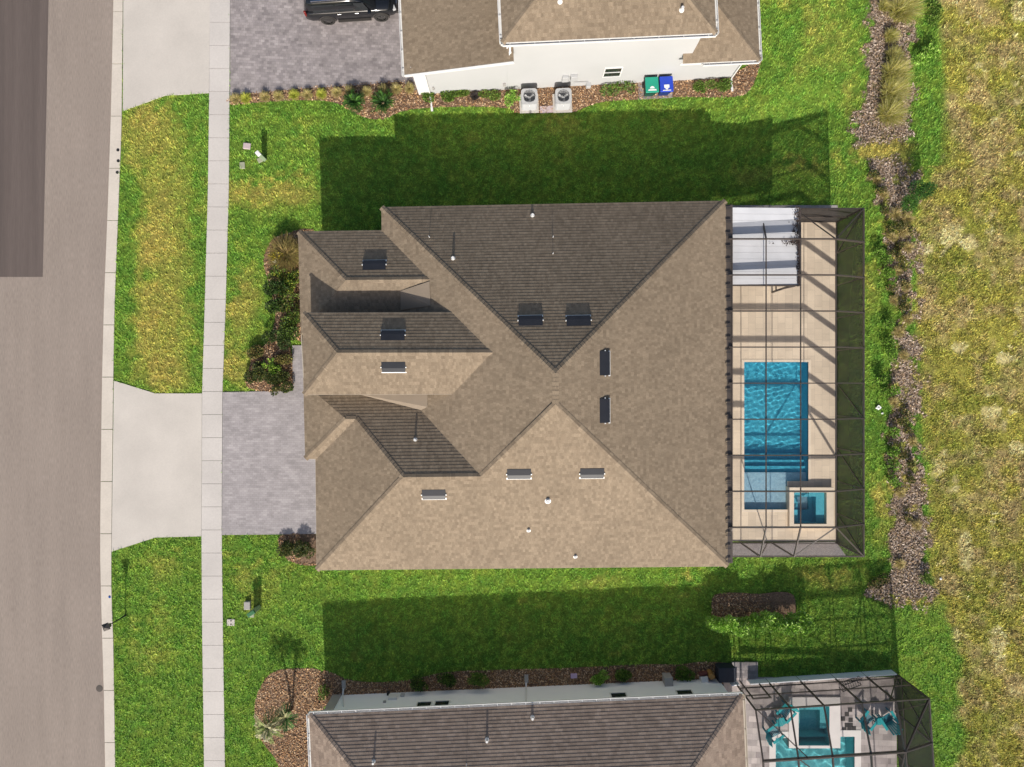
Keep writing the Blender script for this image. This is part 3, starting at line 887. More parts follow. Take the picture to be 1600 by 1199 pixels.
def panel(name, parent, pts, m):
    bm = bmesh.new(); bm.faces.new([bm.verts.new(p) for p in pts])
    return obj(name, bm, m, parent)

deck = flat('pool_deck', DECK_MAIN, 0.0, None)
bpy.data.objects.remove(deck)
def deck_ring(name, outer, rects, z, m):
    """deck with rectangular openings: outer is an axis-aligned rect in ground px, split into strips"""
    x0, x1, y0, y1 = outer
    xs = sorted({x0, x1} | {r[0] for r in rects} | {r[1] for r in rects})
    ys = sorted({y0, y1} | {r[2] for r in rects} | {r[3] for r in rects})
    bm = bmesh.new()
    vd = {}
    def vtx(x, y):
        if (x, y) not in vd:
            p = W(x, y); vd[(x, y)] = bm.verts.new((p.x, p.y, z))
        return vd[(x, y)]
    for i in range(len(xs) - 1):
        for j in range(len(ys) - 1):
            cx, cy = (xs[i] + xs[i + 1]) / 2, (ys[j] + ys[j + 1]) / 2
            if any(r[0] < cx < r[1] and r[2] < cy < r[3] for r in rects): continue
            bm.faces.new((vtx(xs[i], ys[j + 1]), vtx(xs[i + 1], ys[j + 1]), vtx(xs[i + 1], ys[j]), vtx(xs[i], ys[j])))
    bm.faces.ensure_lookup_table()
    r = bmesh.ops.extrude_face_region(bm, geom=bm.faces[:] )
    for v in [g for g in r['geom'] if isinstance(g, bmesh.types.BMVert)]: v.co.z -= 0.09
    bmesh.ops.recalc_face_normals(bm, faces=bm.faces[:])
    return tag(obj(name, bm, m), kind='structure')

DZ = 0.08
deck_ring('pool_deck', (1100, 1306.5, 342.5, 845.5), [(1162, 1262, 566, 752), (1162, 1230, 752, 796), (1229.6, 1297.9, 760.6, 821.9)], DZ, M['travertine'])

M['gravel'] = mat('grey_gravel', (0.36, 0.32, 0.31), 0.9, 0.15, 6, bump=0.5, bscale=40, fine=0.25, fscale=30)
flat('gravel_strip', [(1128, 849), (1306, 847), (1322, 869), (1128, 871)], 0.02, M['gravel'])
bm = bmesh.new(); xs_ = np.linspace(1128, 1309, 14)
rows_ = [[bm.verts.new(Wg(x, y) + Vector((0, 0, .02))) for x in xs_] for y in (342, 332, 321)]
for r_ in range(2):
    for i in range(13): bm.faces.new((rows_[r_][i], rows_[r_][i + 1], rows_[r_ + 1][i + 1], rows_[r_ + 1][i]))
tag(obj('gravel_strip', bm, M['gravel']), kind='structure')
bm = bmesh.new()
for r_ in ((1303, 1306.2, 343, 845), (1128, 1303, 343, 346)):
    a_, c_ = W(r_[0], r_[3]), W(r_[1], r_[2]); prism(bm, [(a_.x, a_.y), (c_.x, a_.y), (c_.x, c_.y), (a_.x, c_.y)], -1.3, -0.02)
tag(obj('deck_footing', bm, M['gravel']), kind='structure')

cage = thing('pool_cage', 'bronze screened pool enclosure attached to the back of the middle house', 'pool cage', W(1225, 594))
ke, kt = 0.080, 0.101
ye0, ye1 = -251.5, 248.5            # ground px from centre (image y) of the north and south walls
yt0, yt1 = -203, 202
xw, xe, xt = 304.0, 505.5, 455.0
def gp(x, y, k): return Vector((x / PXM, -y / PXM, H * k))
BR = M['bronze']
bayx = [344 * .899, 397 * .899, 451 * .899]
bays = [yt0 + (yt1 - yt0) * i / 8 for i in range(9)]
for i, y in enumerate(bays):
    part_beam('roof_beam', cage, gp(xw, y, kt), gp(xt, y, kt), 0.055, 0.20, BR)
    yy = y
    part_beam('roof_beam', cage, gp(xt, y, kt), gp(xe, yy, ke), 0.055, 0.18, BR)
    part_beam('post', cage, gp(xe, yy, 0.0), gp(xe, yy, ke), 0.05, 0.05, BR)
for x in bayx:
    part_beam('purlin', cage, gp(x, yt0, kt), gp(x, yt1, kt), 0.05, 0.05, BR)
    for yt, ye in ((yt0, ye0), (yt1, ye1)):
        part_beam('roof_beam', cage, gp(x, yt, kt), gp(x, ye, ke), 0.05, 0.12, BR)
        part_beam('post', cage, gp(x, ye, 0.0), gp(x, ye, ke), 0.055, 0.08, BR)
part_beam('purlin', cage, gp(xt, yt0, kt), gp(xt, yt1, kt), 0.05, 0.06, BR)
for a, c in (((xw, ye0, ke), (xe, ye0, ke)), ((xw, ye1, ke), (xe, ye1, ke)), ((xe, ye0, ke), (xe, ye1, ke))):
    part_beam('eave_beam', cage, gp(*a), gp(*c), 0.06, 0.10, BR)
for a, c in (((xw, ye0, .0335), (xe, ye0, .0335)), ((xw, ye0, .004), (xe, ye0, .004)), ((xw, ye1, .004), (xe, ye1, .004)), ((xe, ye0, .004), (xe, ye1, .004))):
    part_beam('rail', cage, gp(*a), gp(*c), 0.05, 0.05, BR)
for yt, ye in ((yt0, ye0), (yt1, ye1)):
    part_beam('hip_rafter', cage, gp(xt, yt, kt), gp(xe, ye, ke), 0.055, 0.10, BR)
    part_beam('post', cage, gp(xe, ye, 0), gp(xe, ye, ke), 0.07, 0.07, BR)
    s = 1 if yt < 0 else -1
    part_beam('brace', cage, gp(bayx[2], ye, ke), gp(xt, yt, kt), 0.05, 0.05, BR)
    part_beam('brace', cage, gp(bayx[1], ye, ke), gp(bayx[2] - 8, ye, 0.004), 0.045, 0.045, BR)
    part_beam('brace', cage, gp(xe, bays[0] if yt < 0 else bays[8], 0.004), gp(xe, ye, ke), 0.045, 0.045, BR)
for i in (4, 6):
    part_beam('brace', cage, gp(xe, bays[i], 0.004), gp(xe, bays[i + 1], ke), 0.045, 0.045, BR)
part_beam('brace', cage, gp(xw, yt1, kt), gp(bayx[0] + 20, yt1, kt), 0.045, 0.045, BR)
SC = M['screen']
o3 = 0.06
panel('screen_panel', cage, [gp(xw, yt0, kt + .003), gp(xt, yt0, kt + .003), gp(xt, yt1, kt + .003), gp(xw, yt1, kt + .003)], SC)
panel('screen_panel', cage, [gp(xt, yt0, kt + .003), gp(xe, ye0, ke + .003), gp(xe, ye1, ke + .003), gp(xt, yt1, kt + .003)], SC)
panel('screen_panel', cage, [gp(xw, yt0, kt + .003), gp(xw, ye0, ke + .003), gp(xe, ye0, ke + .003), gp(xt, yt0, kt + .003)], SC)
panel('screen_panel', cage, [gp(xw, yt1, kt + .003), gp(xt, yt1, kt + .003), gp(xe, ye1, ke + .003), gp(xw, ye1, ke + .003)], SC)
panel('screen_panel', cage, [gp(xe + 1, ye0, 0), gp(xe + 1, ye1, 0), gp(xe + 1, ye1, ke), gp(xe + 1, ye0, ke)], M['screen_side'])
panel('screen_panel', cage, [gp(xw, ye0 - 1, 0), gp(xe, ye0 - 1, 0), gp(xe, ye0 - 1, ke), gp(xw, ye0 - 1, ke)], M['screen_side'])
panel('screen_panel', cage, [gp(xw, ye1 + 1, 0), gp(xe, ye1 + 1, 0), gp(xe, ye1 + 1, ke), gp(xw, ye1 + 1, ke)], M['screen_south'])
# super gutter and its clips along the house eave
bm = bmesh.new()
beam(bm, gp(xw + 1.5, ye0, 0.0985), gp(xw + 1.5, ye1 + 4, 0.0985), 0.34, 0.13)
obj('eave_gutter', bm, BR, cage)
for i in range(28):
    bm = bmesh.new()
    y = ye0 + 6 + (ye1 - ye0 - 6) * i / 27.0
    for dy in (-1.0, 1.0):
        beam(bm, gp(xw - 4.5, y + dy, 0.1035), gp(xw + 3, y + dy, 0.1035), 0.025, 0.03)
    obj('gutter_clip', bm, M['black_metal'], cage)

# white pan roof of the lanai inside the cage
kp = 0.0925
lan = thing('patio_roof', 'white metal pan roof over the top left end of the pool deck, under the screen cage', 'patio roof', gp(358, -195, 0))
px0, px1, py0, py1 = 336.5 * (1 - kp), 449 * (1 - kp), -249.5, -154.5 * (1 - kp)
bm = bmesh.new()
n = 12
for i in range(n):
    ya = py0 + (py1 - py0) * i / n; yb = py0 + (py1 - py0) * (i + 1) / n
    a, b2, c, d = gp(px0, ya + .12, kp + .001), gp(px1, ya + .12, kp - .002), gp(px1, yb - .12, kp - .002), gp(px0, yb - .12, kp + .001)
    prism_pts = [a, b2, c, d]
    up = [bm.verts.new(p) for p in prism_pts]; dn = [bm.verts.new(p - Vector((0, 0, .06))) for p in prism_pts]
    bm.faces.new(up); bm.faces.new(dn[::-1])
    for j in range(4): bm.faces.new((up[j], dn[j], dn[(j + 1) % 4], up[(j + 1) % 4]))
bmesh.ops.recalc_face_normals(bm, faces=bm.faces[:])
obj('roof_pan', bm, M['pan'], lan)
bm = bmesh.new()
beam(bm, gp(px0, py1 + .8, kp - .001), gp(px1 + 2, py1 + .8, kp - .003), 0.07, 0.14)
obj('edge_beam', bm, BR, lan)
bm = bmesh.new()
beam(bm, gp(px1 + 1.6, py0, kp - .003), gp(px1 + 1.6, py1, kp - .003), 0.12, 0.12)
gg = obj('pan_gutter', bm, BR, lan)
bm = bmesh.new()
beam(bm, gp(px1 - 29, py1 + 6.5, kp - .01), gp(px1 - 4, py1 + 1.5, kp - .004), 0.06, 0.06)
beam(bm, gp(px1 - 29, py1 + 1, kp - .01), gp(px1 - 29, py1 + 6.5, kp - .01), 0.05, 0.06)
obj('downspout', bm, BR, lan)
for y in (py0 + 4, py1 - 2):
    bm = bmesh.new(); beam(bm, gp(px1 - 2, y, 0.002), gp(px1 - 2, y, kp - .004), 0.09, 0.09); obj('post', bm, BR, lan)

def leaf_mesh(name, P, D, L_, Wd, C, m, parent=None, local=False):
    n = len(P)
    up = np.array([0, 0, 1.0]) + RNG.normal(0, 0.35, (n, 3))
    s = np.cross(D, up); s /= np.maximum(np.linalg.norm(s, axis=1, keepdims=True), 1e-6)
    mid = P + D * (L_ * 0.5)[:, None]
    s = s * (Wd / 2)[:, None]
    Q = np.stack([P, mid - s, P + D * L_[:, None], mid + s], 1).reshape(-1, 3)
    me = bpy.data.meshes.new(name)
    me.from_pydata(Q.tolist(), [], np.arange(4 * n).reshape(-1, 4).tolist())
    col_attr(me, np.repeat(C, 4, 0))
    return local_obj(name, me, m, parent) if local else obj(name, me, m, parent)

def debris(name, pts, parent):
    n = len(pts)
    P = np.array(pts); a = RNG.uniform(0, 6.28, n)
    D = np.stack([np.cos(a), np.sin(a), RNG.uniform(-.1, .3, n)], -1)
    C = np.array([(0.05, 0.035, 0.03)]) * RNG.uniform(0.6, 1.8, (n, 1))
    return leaf_mesh(name, P, D, RNG.uniform(.05, .14, n), RNG.uniform(.03, .07, n), C, M['chip'], parent)
pts = []
for i in range(420):
    y = RNG.uniform(py0, py1)
    wgt = 7 if y < py0 + 48 else 1.8
    p = gp(px1 - abs(RNG.normal(0, 1)) * wgt * 0.6, y, kp - .0005); pts.append(p)
for i in range(120):
    p = gp(px1 - abs(RNG.normal(0, 14)), yt0 + 3 + RNG.normal(0, 1.2), kp + .0008); pts.append(p)
debris('leaf_litter', pts, lan)

# ------------------------------------------------------------------ pools
def water_sheet(name, rects, z, parent, amp=0.012, seed=1, res=0.05, freq=1.0):
    me = bpy.data.meshes.new(name)
    r = np.random.default_rng(seed)
    waves = [(r.uniform(10, 27) * freq, r.uniform(0, 2 * np.pi), r.uniform(0, 6.28)) for _ in range(26)]
    Vs, Fs, off = [], [], 0
    for (x0, x1, y0, y1) in rects:
        a, c = W(x0, y1), W(x1, y0)
        xs = np.linspace(a.x, c.x, max(2, int((c.x - a.x) / res))); ys = np.linspace(a.y, c.y, max(2, int((c.y - a.y) / res)))
        X, Y = np.meshgrid(xs, ys); Z = np.zeros_like(X)
        for kf, th, ph in waves:
            Z += np.sin((X * np.cos(th) + Y * np.sin(th)) * kf + ph) / kf
        Z = Z * amp + z
        n0 = len(xs); m0 = len(ys)
        idx = np.arange(n0 * m0).reshape(m0, n0) + off
        Vs.append(np.stack([X, Y, Z], -1).reshape(-1, 3))
        Fs.append(np.stack([idx[:-1, :-1], idx[:-1, 1:], idx[1:, 1:], idx[1:, :-1]], -1).reshape(-1, 4)); off += n0 * m0
    me.from_pydata(np.concatenate(Vs).tolist(), [], np.concatenate(Fs).tolist())
    o = obj(name, me, M['water'], parent, smooth=True)
    o.cycles.is_caustics_caster = True
    return o
sl.cycles.is_caustics_light = True

def basin(bm, x0, x1, y0, y1, zt, zb, floor=True):
    a, c = W(x0, y1), W(x1, y0)
    P = [(a.x, a.y), (c.x, a.y), (c.x, c.y), (a.x, c.y)]
    lo = [bm.verts.new((*p, zb)) for p in P]; hi = [bm.verts.new((*p, zt)) for p in P]
    if floor: bm.faces.new(lo)
    for i in range(4): bm.faces.new((hi[i], hi[(i + 1) % 4], lo[(i + 1) % 4], lo[i]))

def slab(bm, x0, x1, y0, y1, z0, z1):
    a, c = W(x0, y1), W(x1, y0)
    prism(bm, [(a.x, a.y), (c.x, a.y), (c.x, c.y), (a.x, c.y)], z0, z1)

def recv(o):
    o.cycles.is_caustics_receiver = True
    return o

WZ0 = -0.02
pool = thing('swimming_pool', 'long blue swimming pool with steps and raised spa inside the middle house cage', 'swimming pool', W(1212, 680))
bm = bmesh.new()
basin(bm, 1162, 1262, 566, 796, DZ - 0.005, -1.25)
recv(obj('pool_shell', bm, M['plaster_blue'], pool))
for i, (ya, zb) in enumerate(((711, -0.95), (720.5, -0.70), (729.5, -0.45))):
    bm = bmesh.new(); slab(bm, 1162.1, 1261.9, ya, [720.5, 729.5, 739][i], -1.34, zb)
    recv(obj('step', bm, M['plaster_blue'], pool))
bm = bmesh.new(); slab(bm, 1162.1, 1261.9, 739, 795.9, -1.34, -0.24)
recv(obj('sun_shelf', bm, M['plaster_shelf'], pool))
water_sheet('water', [(1162, 1262, 566, 796)], WZ0, pool, 0.0075, 3, 0.03)
bm = bmesh.new()
for r in ((1158, 1162, 562, 800), (1262, 1266, 562, 752), (1162, 1262, 562, 566), (1162, 1230, 796, 800)):
    slab(bm, *r, DZ + 0.003, DZ + 0.015)
obj('coping', bm, M['coping'], pool)
# raised spa
zs = 0.36
spa = bmesh.new()
X0, X1, Y0, Y1 = 1229.5 - 8, 1296, 762.5, 817
k = zs / H
sx0, sx1, sy0, sy1 = 1229.5, 1298, 760.5, 822
ix0, ix1, iy0, iy1 = 1236.5, 1287, 768, 817
for r in ((sx0, ix0, sy0, sy1), (ix1, sx1, sy0, sy1), (ix0, ix1, sy0, iy0), (ix0, ix1, iy1, sy1)):
    slab(spa, *r, 0.0 if r[2] > 796 else -1.3, zs)
obj('spa_wall', spa, M['coping'], pool)
bm = bmesh.new(); slab(bm, ix0 - .2, ix1 + .2, iy0 - .2, iy1 + .2, -0.85, -0.65)
slab(bm, ix0, ix0 + 9, iy0, iy1, -0.65, -0.02); slab(bm, ix1 - 13, ix1, iy0, iy1, -0.65, -0.02); slab(bm, ix0 + 9, ix1 - 13, iy0, iy0 + 8, -0.65, -0.02)
basin(bm, ix0 - .1, ix1 + .1, iy0 - .1, iy1 + .1, zs - 0.02, -0.66, False)
recv(obj('spa_bench', bm, M['plaster_teal'], pool))
water_sheet('spa_water', [(ix0, ix1, iy0, iy1)], zs - 0.10, pool, 0.004, 5, 0.08, 0.6)

# ------------------------------------------------------------------ upper house (two storeys)
TH = math.radians(2.7)
U = Vector((math.cos(TH), math.sin(TH), 0)); Vn = Vector((-math.sin(TH), math.cos(TH), 0)); Zv = Vector((0, 0, 1))
hu = thing('house', 'white two storey house with brown roofs and white gutters at the top of the photo', 'house', W(900, 60))
k2h = 0.154
a2, b2 = W(785, 67, k2h), W(1119, 52, k2h)
wid = (b2 - a2).length; hw = wid / 2
bm, uvl = roof_mesh()
dep = 15.0; pt = 0.417
ra = a2 + U * hw + Vn * hw + Zv * hw * pt; rb = a2 + U * hw + Vn * (dep - hw) + Zv * hw * pt
roof_face(bm, uvl, [a2, b2, ra]); roof_face(bm, uvl, [b2, b2 + Vn * dep, rb, ra]); roof_face(bm, uvl, [a2 + Vn * dep, a2, ra, rb]); roof_face(bm, uvl, [b2 + Vn * dep, a2 + Vn * dep, rb])
for p, q_ in ((a2, ra), (b2, ra), (a2 + Vn * dep, rb), (b2 + Vn * dep, rb), (ra, rb)): caps(bm, uvl, p, q_)
pl2u = Plane(a2, b2, ra)
g0 = W(632, 118, 0.0842); g1 = W(803, 96.5, 0.1267)
g0n, g1n = g0 + Vn * 12, g1 + Vn * 12
roof_face(bm, uvl, [g0, g1, g1n, g0n])
e0 = W(1187, 94, 0.079); ew = 3.95
roof_face(bm, uvl, [e0, e0 - U * ew, e0 - U * ew + Vn * ew + Zv * ew * pt]); roof_face(bm, uvl, [e0, e0 + Vn * 13, e0 + Vn * 13 - U * ew + Zv * ew * pt, e0 - U * ew + Vn * ew + Zv * ew * pt])
caps(bm, uvl, e0, e0 - U * ew + Vn * ew + Zv * ew * pt)
roof_u = obj('roof', bm, M['shingle'], hu)
roof_pipe(roof_u, pl2u, 875, 3, .10, .25); roof_pipe(roof_u, pl2u, 1065, 16, .10, .25)
# walls
wA, wB = W(655, 148), W(1143, 122)
wl = (wB - wA).normalized(); wn_ = Vector((-wl.y, wl.x, 0))
def wp(t, d=0.0, z=0.0):            # t metres along the south wall, d metres north of it
    return wA + wl * t + wn_ * d + Zv * z
Lg = 138 / PXM; L2 = 404 / PXM; L3 = (wB - wA).length
bm = bmesh.new()
def wallbox(bm, t0, t1, d0, d1, za, zb):
    P = [wp(t0, d0), wp(t1, d0), wp(t1, d1), wp(t0, d1)]
    lo = [bm.verts.new((p.x, p.y, 0)) for p in P]
    hi = [bm.verts.new((p.x, p.y, z)) for p, z in zip(P, (za, zb, zb, za))]
    bm.faces.new(hi); bm.faces.new(lo[::-1])
    for i in range(4): bm.faces.new((lo[i], lo[(i + 1) % 4], hi[(i + 1) % 4], hi[i]))
slope_g = (g1.z - g0.z) / ((g1 - g0).dot(wl))
zg = lambda t: g0.z + slope_g * (wp(t) - g0).dot(wl) - 0.05
wallbox(bm, 0, Lg - 0.003, 0.002, 11.6, zg(0), zg(Lg))
wallbox(bm, Lg, L2, 0, 14, k2h * H - 0.15, k2h * H - 0.15)
wallbox(bm, L2 + 0.003, L3, 0.002, 12.5, e0.z - 0.12, e0.z - 0.12)
obj('wall', bm, M['white_wall'], hu)
bm = bmesh.new()
for p, q_ in ((a2, b2), (a2, a2 + Vn * dep), (b2, b2 + Vn * dep), (e0, e0 - U * (ew + .1)), (e0, e0 + Vn * 13), (g0, g0n)):
    beam(bm, p - Zv * 0.10, q_ - Zv * 0.10, 0.03, 0.17)
beam(bm, g0 - Zv * 0.09, g1 - Zv * 0.09, 0.04, 0.2)
for t0, t1, z in ((Lg + .01, L2 - .01, k2h * H - 0.16),):      # soffits
    P = [wp(t0 - .3, -0.36), wp(t1 + .3, -0.36), wp(t1 + .3, 0.0), wp(t0 - .3, 0.0)]
    bm.faces.new([bm.verts.new((p.x, p.y, z - 0.02)) for p in P])
# corner board and trims on the long side wall
beam(bm, wp(0.30, -0.012), wp(0.30, -0.012, zg(0.3) - 0.02), 0.02, 0.62, up=wl)
beam(bm, wp(Lg + 0.02, -0.01, zg(Lg) + .0), wp(Lg + 0.02, -0.01, k2h * H - 0.3), 0.05, 0.06, up=wl)
obj('trim', bm, M['white_trim'], hu)
gutter(hu, a2 - Zv * .02, b2 - Zv * .02, -Vn, M['white_trim'], 1.2)
gutter(hu, a2 + Vn * dep - Zv * .02, a2 - Zv * .02, -U, M['white_trim'], 0.95)
gutter(hu, b2 - Zv * .02, b2 + Vn * dep - Zv * .02, U, M['white_trim'], 1.8)
gutter(hu, g0n - Zv * .02, g0 - Zv * .02, -U, M['white_trim'], 0.95)
gutter(hu, e0 - U * 2.9 - Zv * .02, e0 - Zv * .02, -Vn, M['white_trim'], 1.4)
gutter(hu, e0 - Zv * .02, e0 + Vn * 13 - Zv * .02, U, M['white_trim'], 1.2)
# downspouts with their ground elbows
def downspout(parent, p_top, p_bot, out_end, m):
    bm = bmesh.new()
    beam(bm, p_bot + Zv * 0.12, p_top, 0.075, 0.06, up=wl)
    beam(bm, p_bot + Zv * 0.10, out_end + Zv * 0.05, 0.085, 0.07)
    beam(bm, out_end + Zv * 0.05, out_end + (out_end - p_bot).normalized() * 0.22 + Zv * 0.04, 0.12, 0.09)
    return obj('downspout', bm, m, parent)
downspout(hu, wp(0.62, -.05, zg(.6) - .05), wp(0.62, -.05), wp(0.66, -0.75), M['white_trim'])
downspout(hu, wp(L3 - .05, -.06, e0.z - .2), wp(L3 - .05, -.06), wp(L3 - .03, -0.55), M['white_trim'])
downspout(hu, wp(Lg + .15, -.05, k2h * H - .3), wp(Lg + .15, -.05, zg(Lg) + .1), wp(Lg + .15, -.2, zg(Lg) + .05), M['white_trim'])

def wall_window(parent, c, along, out, w, h, split_h=True, twin=False):
    """white frame, dark pane and muntin set on a wall; c is the centre of the opening on the wall face"""
    R = Matrix((along, out, Zv)).transposed().to_4x4(); R.translation = c
    bm = bmesh.new()
    for s in (-1, 1):
        box(bm, R @ T(s * (w / 2 + .03), .02, 0), .06, .07, h + .12); box(bm, R @ T(0, .02, s * (h / 2 + .03)), w, .065, .06)
    if split_h: box(bm, R @ T(0, .025, 0), w, .05, .05)
    win = obj('window', bm, M['white_trim'], parent)
    bm = bmesh.new(); box(bm, R @ T(0, 0.012, 0), w, .03, h)
    obj('pane', bm, M['glass'], win)
    return win
def on_wall(px, py, base, along):
    """ray through a photo pixel onto the vertical wall through base along 'along'"""
    n = Vector((-along.y, along.x, 0)); d = Vector(((px - CX) / F, -(py - CY) / F, -1.0)); o = Vector((0, 0, H))
    t = n.dot(base - o) / n.dot(d)
    return o + d * t
wall_window(hu, on_wall(957, 112.5, wA, wl), wl, -wn_, 0.86, 0.95)
def wall_box(parent, name, px, py, base, along, out, w, h, d, m):
    c = on_wall(px, py, base, along)
    R = Matrix((along, out, Zv)).transposed().to_4x4(); R.translation = c
    bm = bmesh.new(); box(bm, R @ T(0, d / 2, 0), w, d, h); bevel(bm, 0.012, 1)
    return obj(name, bm, m, parent)
wall_box(hu, 'meter_box', 883, 121, wA, wl, -wn_, 0.34, 0.55, 0.16, M['grey_metal'])
wall_box(hu, 'meter_box', 896.5, 119.5, wA, wl, -wn_, 0.36, 0.55, 0.18, M['grey_metal'])
wall_box(hu, 'hose_bib_box', 788, 131, wA, wl, -wn_, 0.15, 0.22, 0.12, M['plastic_grey'])
wall_box(hu, 'cable_box', 919, 131, wA, wl, -wn_, 0.26, 0.28, 0.22, M['grey_metal'])
wall_box(hu, 'wall_lamp', 677, 137, wA, wl, -wn_, 0.10, 0.25, 0.10, M['plastic_grey'])
bm = bmesh.new()
c0 = on_wall(883, 124, wA, wl)
for t in (0, .1, .2): beam(bm, Vector((c0.x + t, c0.y - .03, .05)), Vector((c0.x + t, c0.y - .03, 1.3)), .035, .035)
beam(bm, c0 + Vector((.5, -.03, -.35)), c0 + Vector((1.3, 0, -.35)), .03, .03)
obj('conduit', bm, M['grey_metal'], hu)

# ------------------------------------------------------------------ lower house
hl = thing('house', 'white single storey house with brown roof at the bottom edge of the photo', 'house', W(800, 1180))
kl = 0.0775
n0, n1 = W(483, 1117, kl), W(1160, 1086.5, kl)
Ul = (n1 - n0).normalized(); Vl = Vector((Ul.y, -Ul.x, 0))        # Vl points to the bottom of the photo
d_l = 16.0; hf = d_l / 2
r0 = n0 + Ul * hf + Vl * hf + Zv * hf * pt; r1 = n1 - Ul * hf + Vl * hf + Zv * hf * pt
s0, s1 = n0 + Vl * d_l, n1 + Vl * d_l
bm, uvl = roof_mesh()
roof_face(bm, uvl, [n0, n1, r1, r0], 0.013); roof_face(bm, uvl, [n1, s1, r1]); roof_face(bm, uvl, [s0, n0, r0]); roof_face(bm, uvl, [s1, s0, r0, r1])
for p, q_ in ((n0, r0), (n1, r1), (s0, r0), (s1, r1), (r0, r1)): caps(bm, uvl, p, q_)
roof_l = obj('roof', bm, M['shingle_grey'], hl)
plLN = Plane(n0, n1, r0)
roof_pipe(roof_l, plLN, 761, 1156, .09, .24); roof_pipe(roof_l, plLN, 832, 1121, .09, .22); roof_pipe(roof_l, plLN, 584, 1190, .08, .24); roof_pipe(roof_l, plLN, 729, 1194, .022, .4, 'galv')
bm = bmesh.new()
q0, q1 = W(519, 1086.5), W(1122, 1060)
lw = (q1 - q0).normalized(); lo_ = Vector((-lw.y, lw.x, 0))
P = [q0, q1, q1 - lo_ * 15, q0 - lo_ * 15]
prism(bm, P, 0, kl * H - 0.15)
obj('wall', bm, M['white_wall_low'], hl)
bm = bmesh.new()
for p, q_ in ((n0, n1), (n1, s1), (n0, s0)): beam(bm, p - Zv * .1, q_ - Zv * .1, .03, .17)
f = bm.faces.new([bm.verts.new(p - Zv * .17) for p in (n0, n1, s1, s0)])
obj('fascia', bm, M['white_trim'], hl)
gutter(hl, n0, n1, -Vl, M['white_trim'], 0.72)
gutter(hl, s0, n0, -Ul, M['white_trim'], 0.9)
gutter(hl, n1, s1, Ul, M['tan_trim'], 1.6)
bm = bmesh.new()
beam(bm, q0 + lw * .28 + lo_ * .02, q0 + lw * .28 + lo_ * .02 + Zv * 2.2, 0.05, 0.5, up=lw)
obj('corner_panel', bm, M['plastic_grey'], hl)
wall_window(hl, on_wall(662.5, 1102.5, q0, lw), lw, lo_, 0.72, 0.62, False)
wall_window(hl, on_wall(690.5, 1101, q0, lw), lw, lo_, 0.72, 0.62, False)
wall_window(hl, on_wall(967, 1088.5, q0, lw), lw, lo_, 0.78, 0.66, False)
wall_window(hl, on_wall(1070.5, 1084.5, q0, lw), lw, lo_, 0.78, 0.70, False)
downspout(hl, on_wall(822, 1098, q0, lw) + lo_ * .05, q0 + lw * ((W(822, 1073) - q0).dot(lw)) + lo_ * .05, W(822, 1064), M['white_trim'])
downspout(hl, on_wall(537, 1105, q0, lw) + lo_ * .05, q0 + lw * .62 + lo_ * .05, W(537, 1076), M['white_trim'])
wall_box(hl, 'meter_box', 614, 1091, q0, lw, lo_, 0.5, 0.5, 0.14, M['white_trim'])
wall_box(hl, 'meter_box', 607, 1086, q0, lw, lo_, 0.16, 0.2, 0.16, M['black_metal'])
wall_box(hl, 'cable_box', 629, 1088, q0, lw, lo_, 0.22, 0.2, 0.12, M['grey_metal'])
wall_box(hl, 'hose_bib_box', 601, 1098, q0, lw, lo_, 0.15, 0.12, 0.1, M['plastic_grey'])
# splash blocks under downspouts
for x, y, nm in ((537.5, 1069, 'at the left end of the lower white wall'), (822.5, 1060, 'below the middle downspout of the lower white wall')):
    p = W(x, y); bm = bmesh.new(); box(bm, T(p.x, p.y, .05, .04), .22, .45, .09); bevel(bm, .015, 1)
    tag(obj('splash_block', bm, M['plastic_grey']), 'small grey splash block ' + nm, 'splash block', 'splash blocks under the downspouts')

# ------------------------------------------------------------------ lower cage, deck, pool
deck_ring('patio', (1130, 1400, 1058, 1500), [(1246, 1294, 1102, 1163), (1211, 1334, 1167, 1420), (1211, 1231, 1152, 1167), (1311, 1334, 1150, 1167)], DZ, M['grey_paver'])
cg = thing('pool_cage', 'dark screened pool enclosure with white kick plate on the lower right house', 'pool cage', W(1290, 1120))
kc, kc2 = 0.09, 0.106
cA, cB = W(1146, 1064), W(1393, 1047.5)
Uc = (cB - cA).normalized(); Vc = Vector((Uc.y, -Uc.x, 0))
def cp(t, d, z): return cA + Uc * t + Vc * d + Zv * z
Lc = (cB - cA).length
ze, zt_ = kc * H, kc2 * H
inn = 2.25
postt = [0.02] + [(W(x, 1062) - cA).dot(Uc) for x in (1196, 1244, 1298, 1346)] + [Lc]
DK = M['bronze']
for t in postt:
    part_beam('post', cg, cp(t, 0, 0), cp(t, 0, ze), .055, .09, DK)
    part_beam('roof_beam', cg, cp(t, 0, ze), cp(min(t, Lc - 1.7) if t == Lc else t, inn, zt_), .055, .12, DK)
    if t < Lc - .1: part_beam('roof_beam', cg, cp(t, inn, zt_), cp(t, 13, zt_), .055, .15, DK)
for z, d in ((ze, 0),):
    part_beam('eave_beam', cg, cp(0, d, z), cp(Lc, d, z), .06, .1, DK)
for z in (0.95, 1.85): part_beam('rail', cg, cp(0, 0, z), cp(Lc, 0, z), .05, .06, DK)
part_beam('roof_beam', cg, cp(0, inn, zt_), cp(Lc - 1.7, inn, zt_), .06, .2, DK)
part_beam('roof_beam', cg, cp(Lc - 1.7, inn, zt_), cp(Lc, inn, ze), .06, .15, DK)
part_beam('purlin', cg, cp(Lc - 1.7, inn, zt_), cp(Lc - 1.7, 13, zt_), .055, .1, DK)
part_beam('hip_rafter', cg, cp(Lc, 0, ze), cp(Lc - 1.7, inn, zt_), .055, .1, DK)
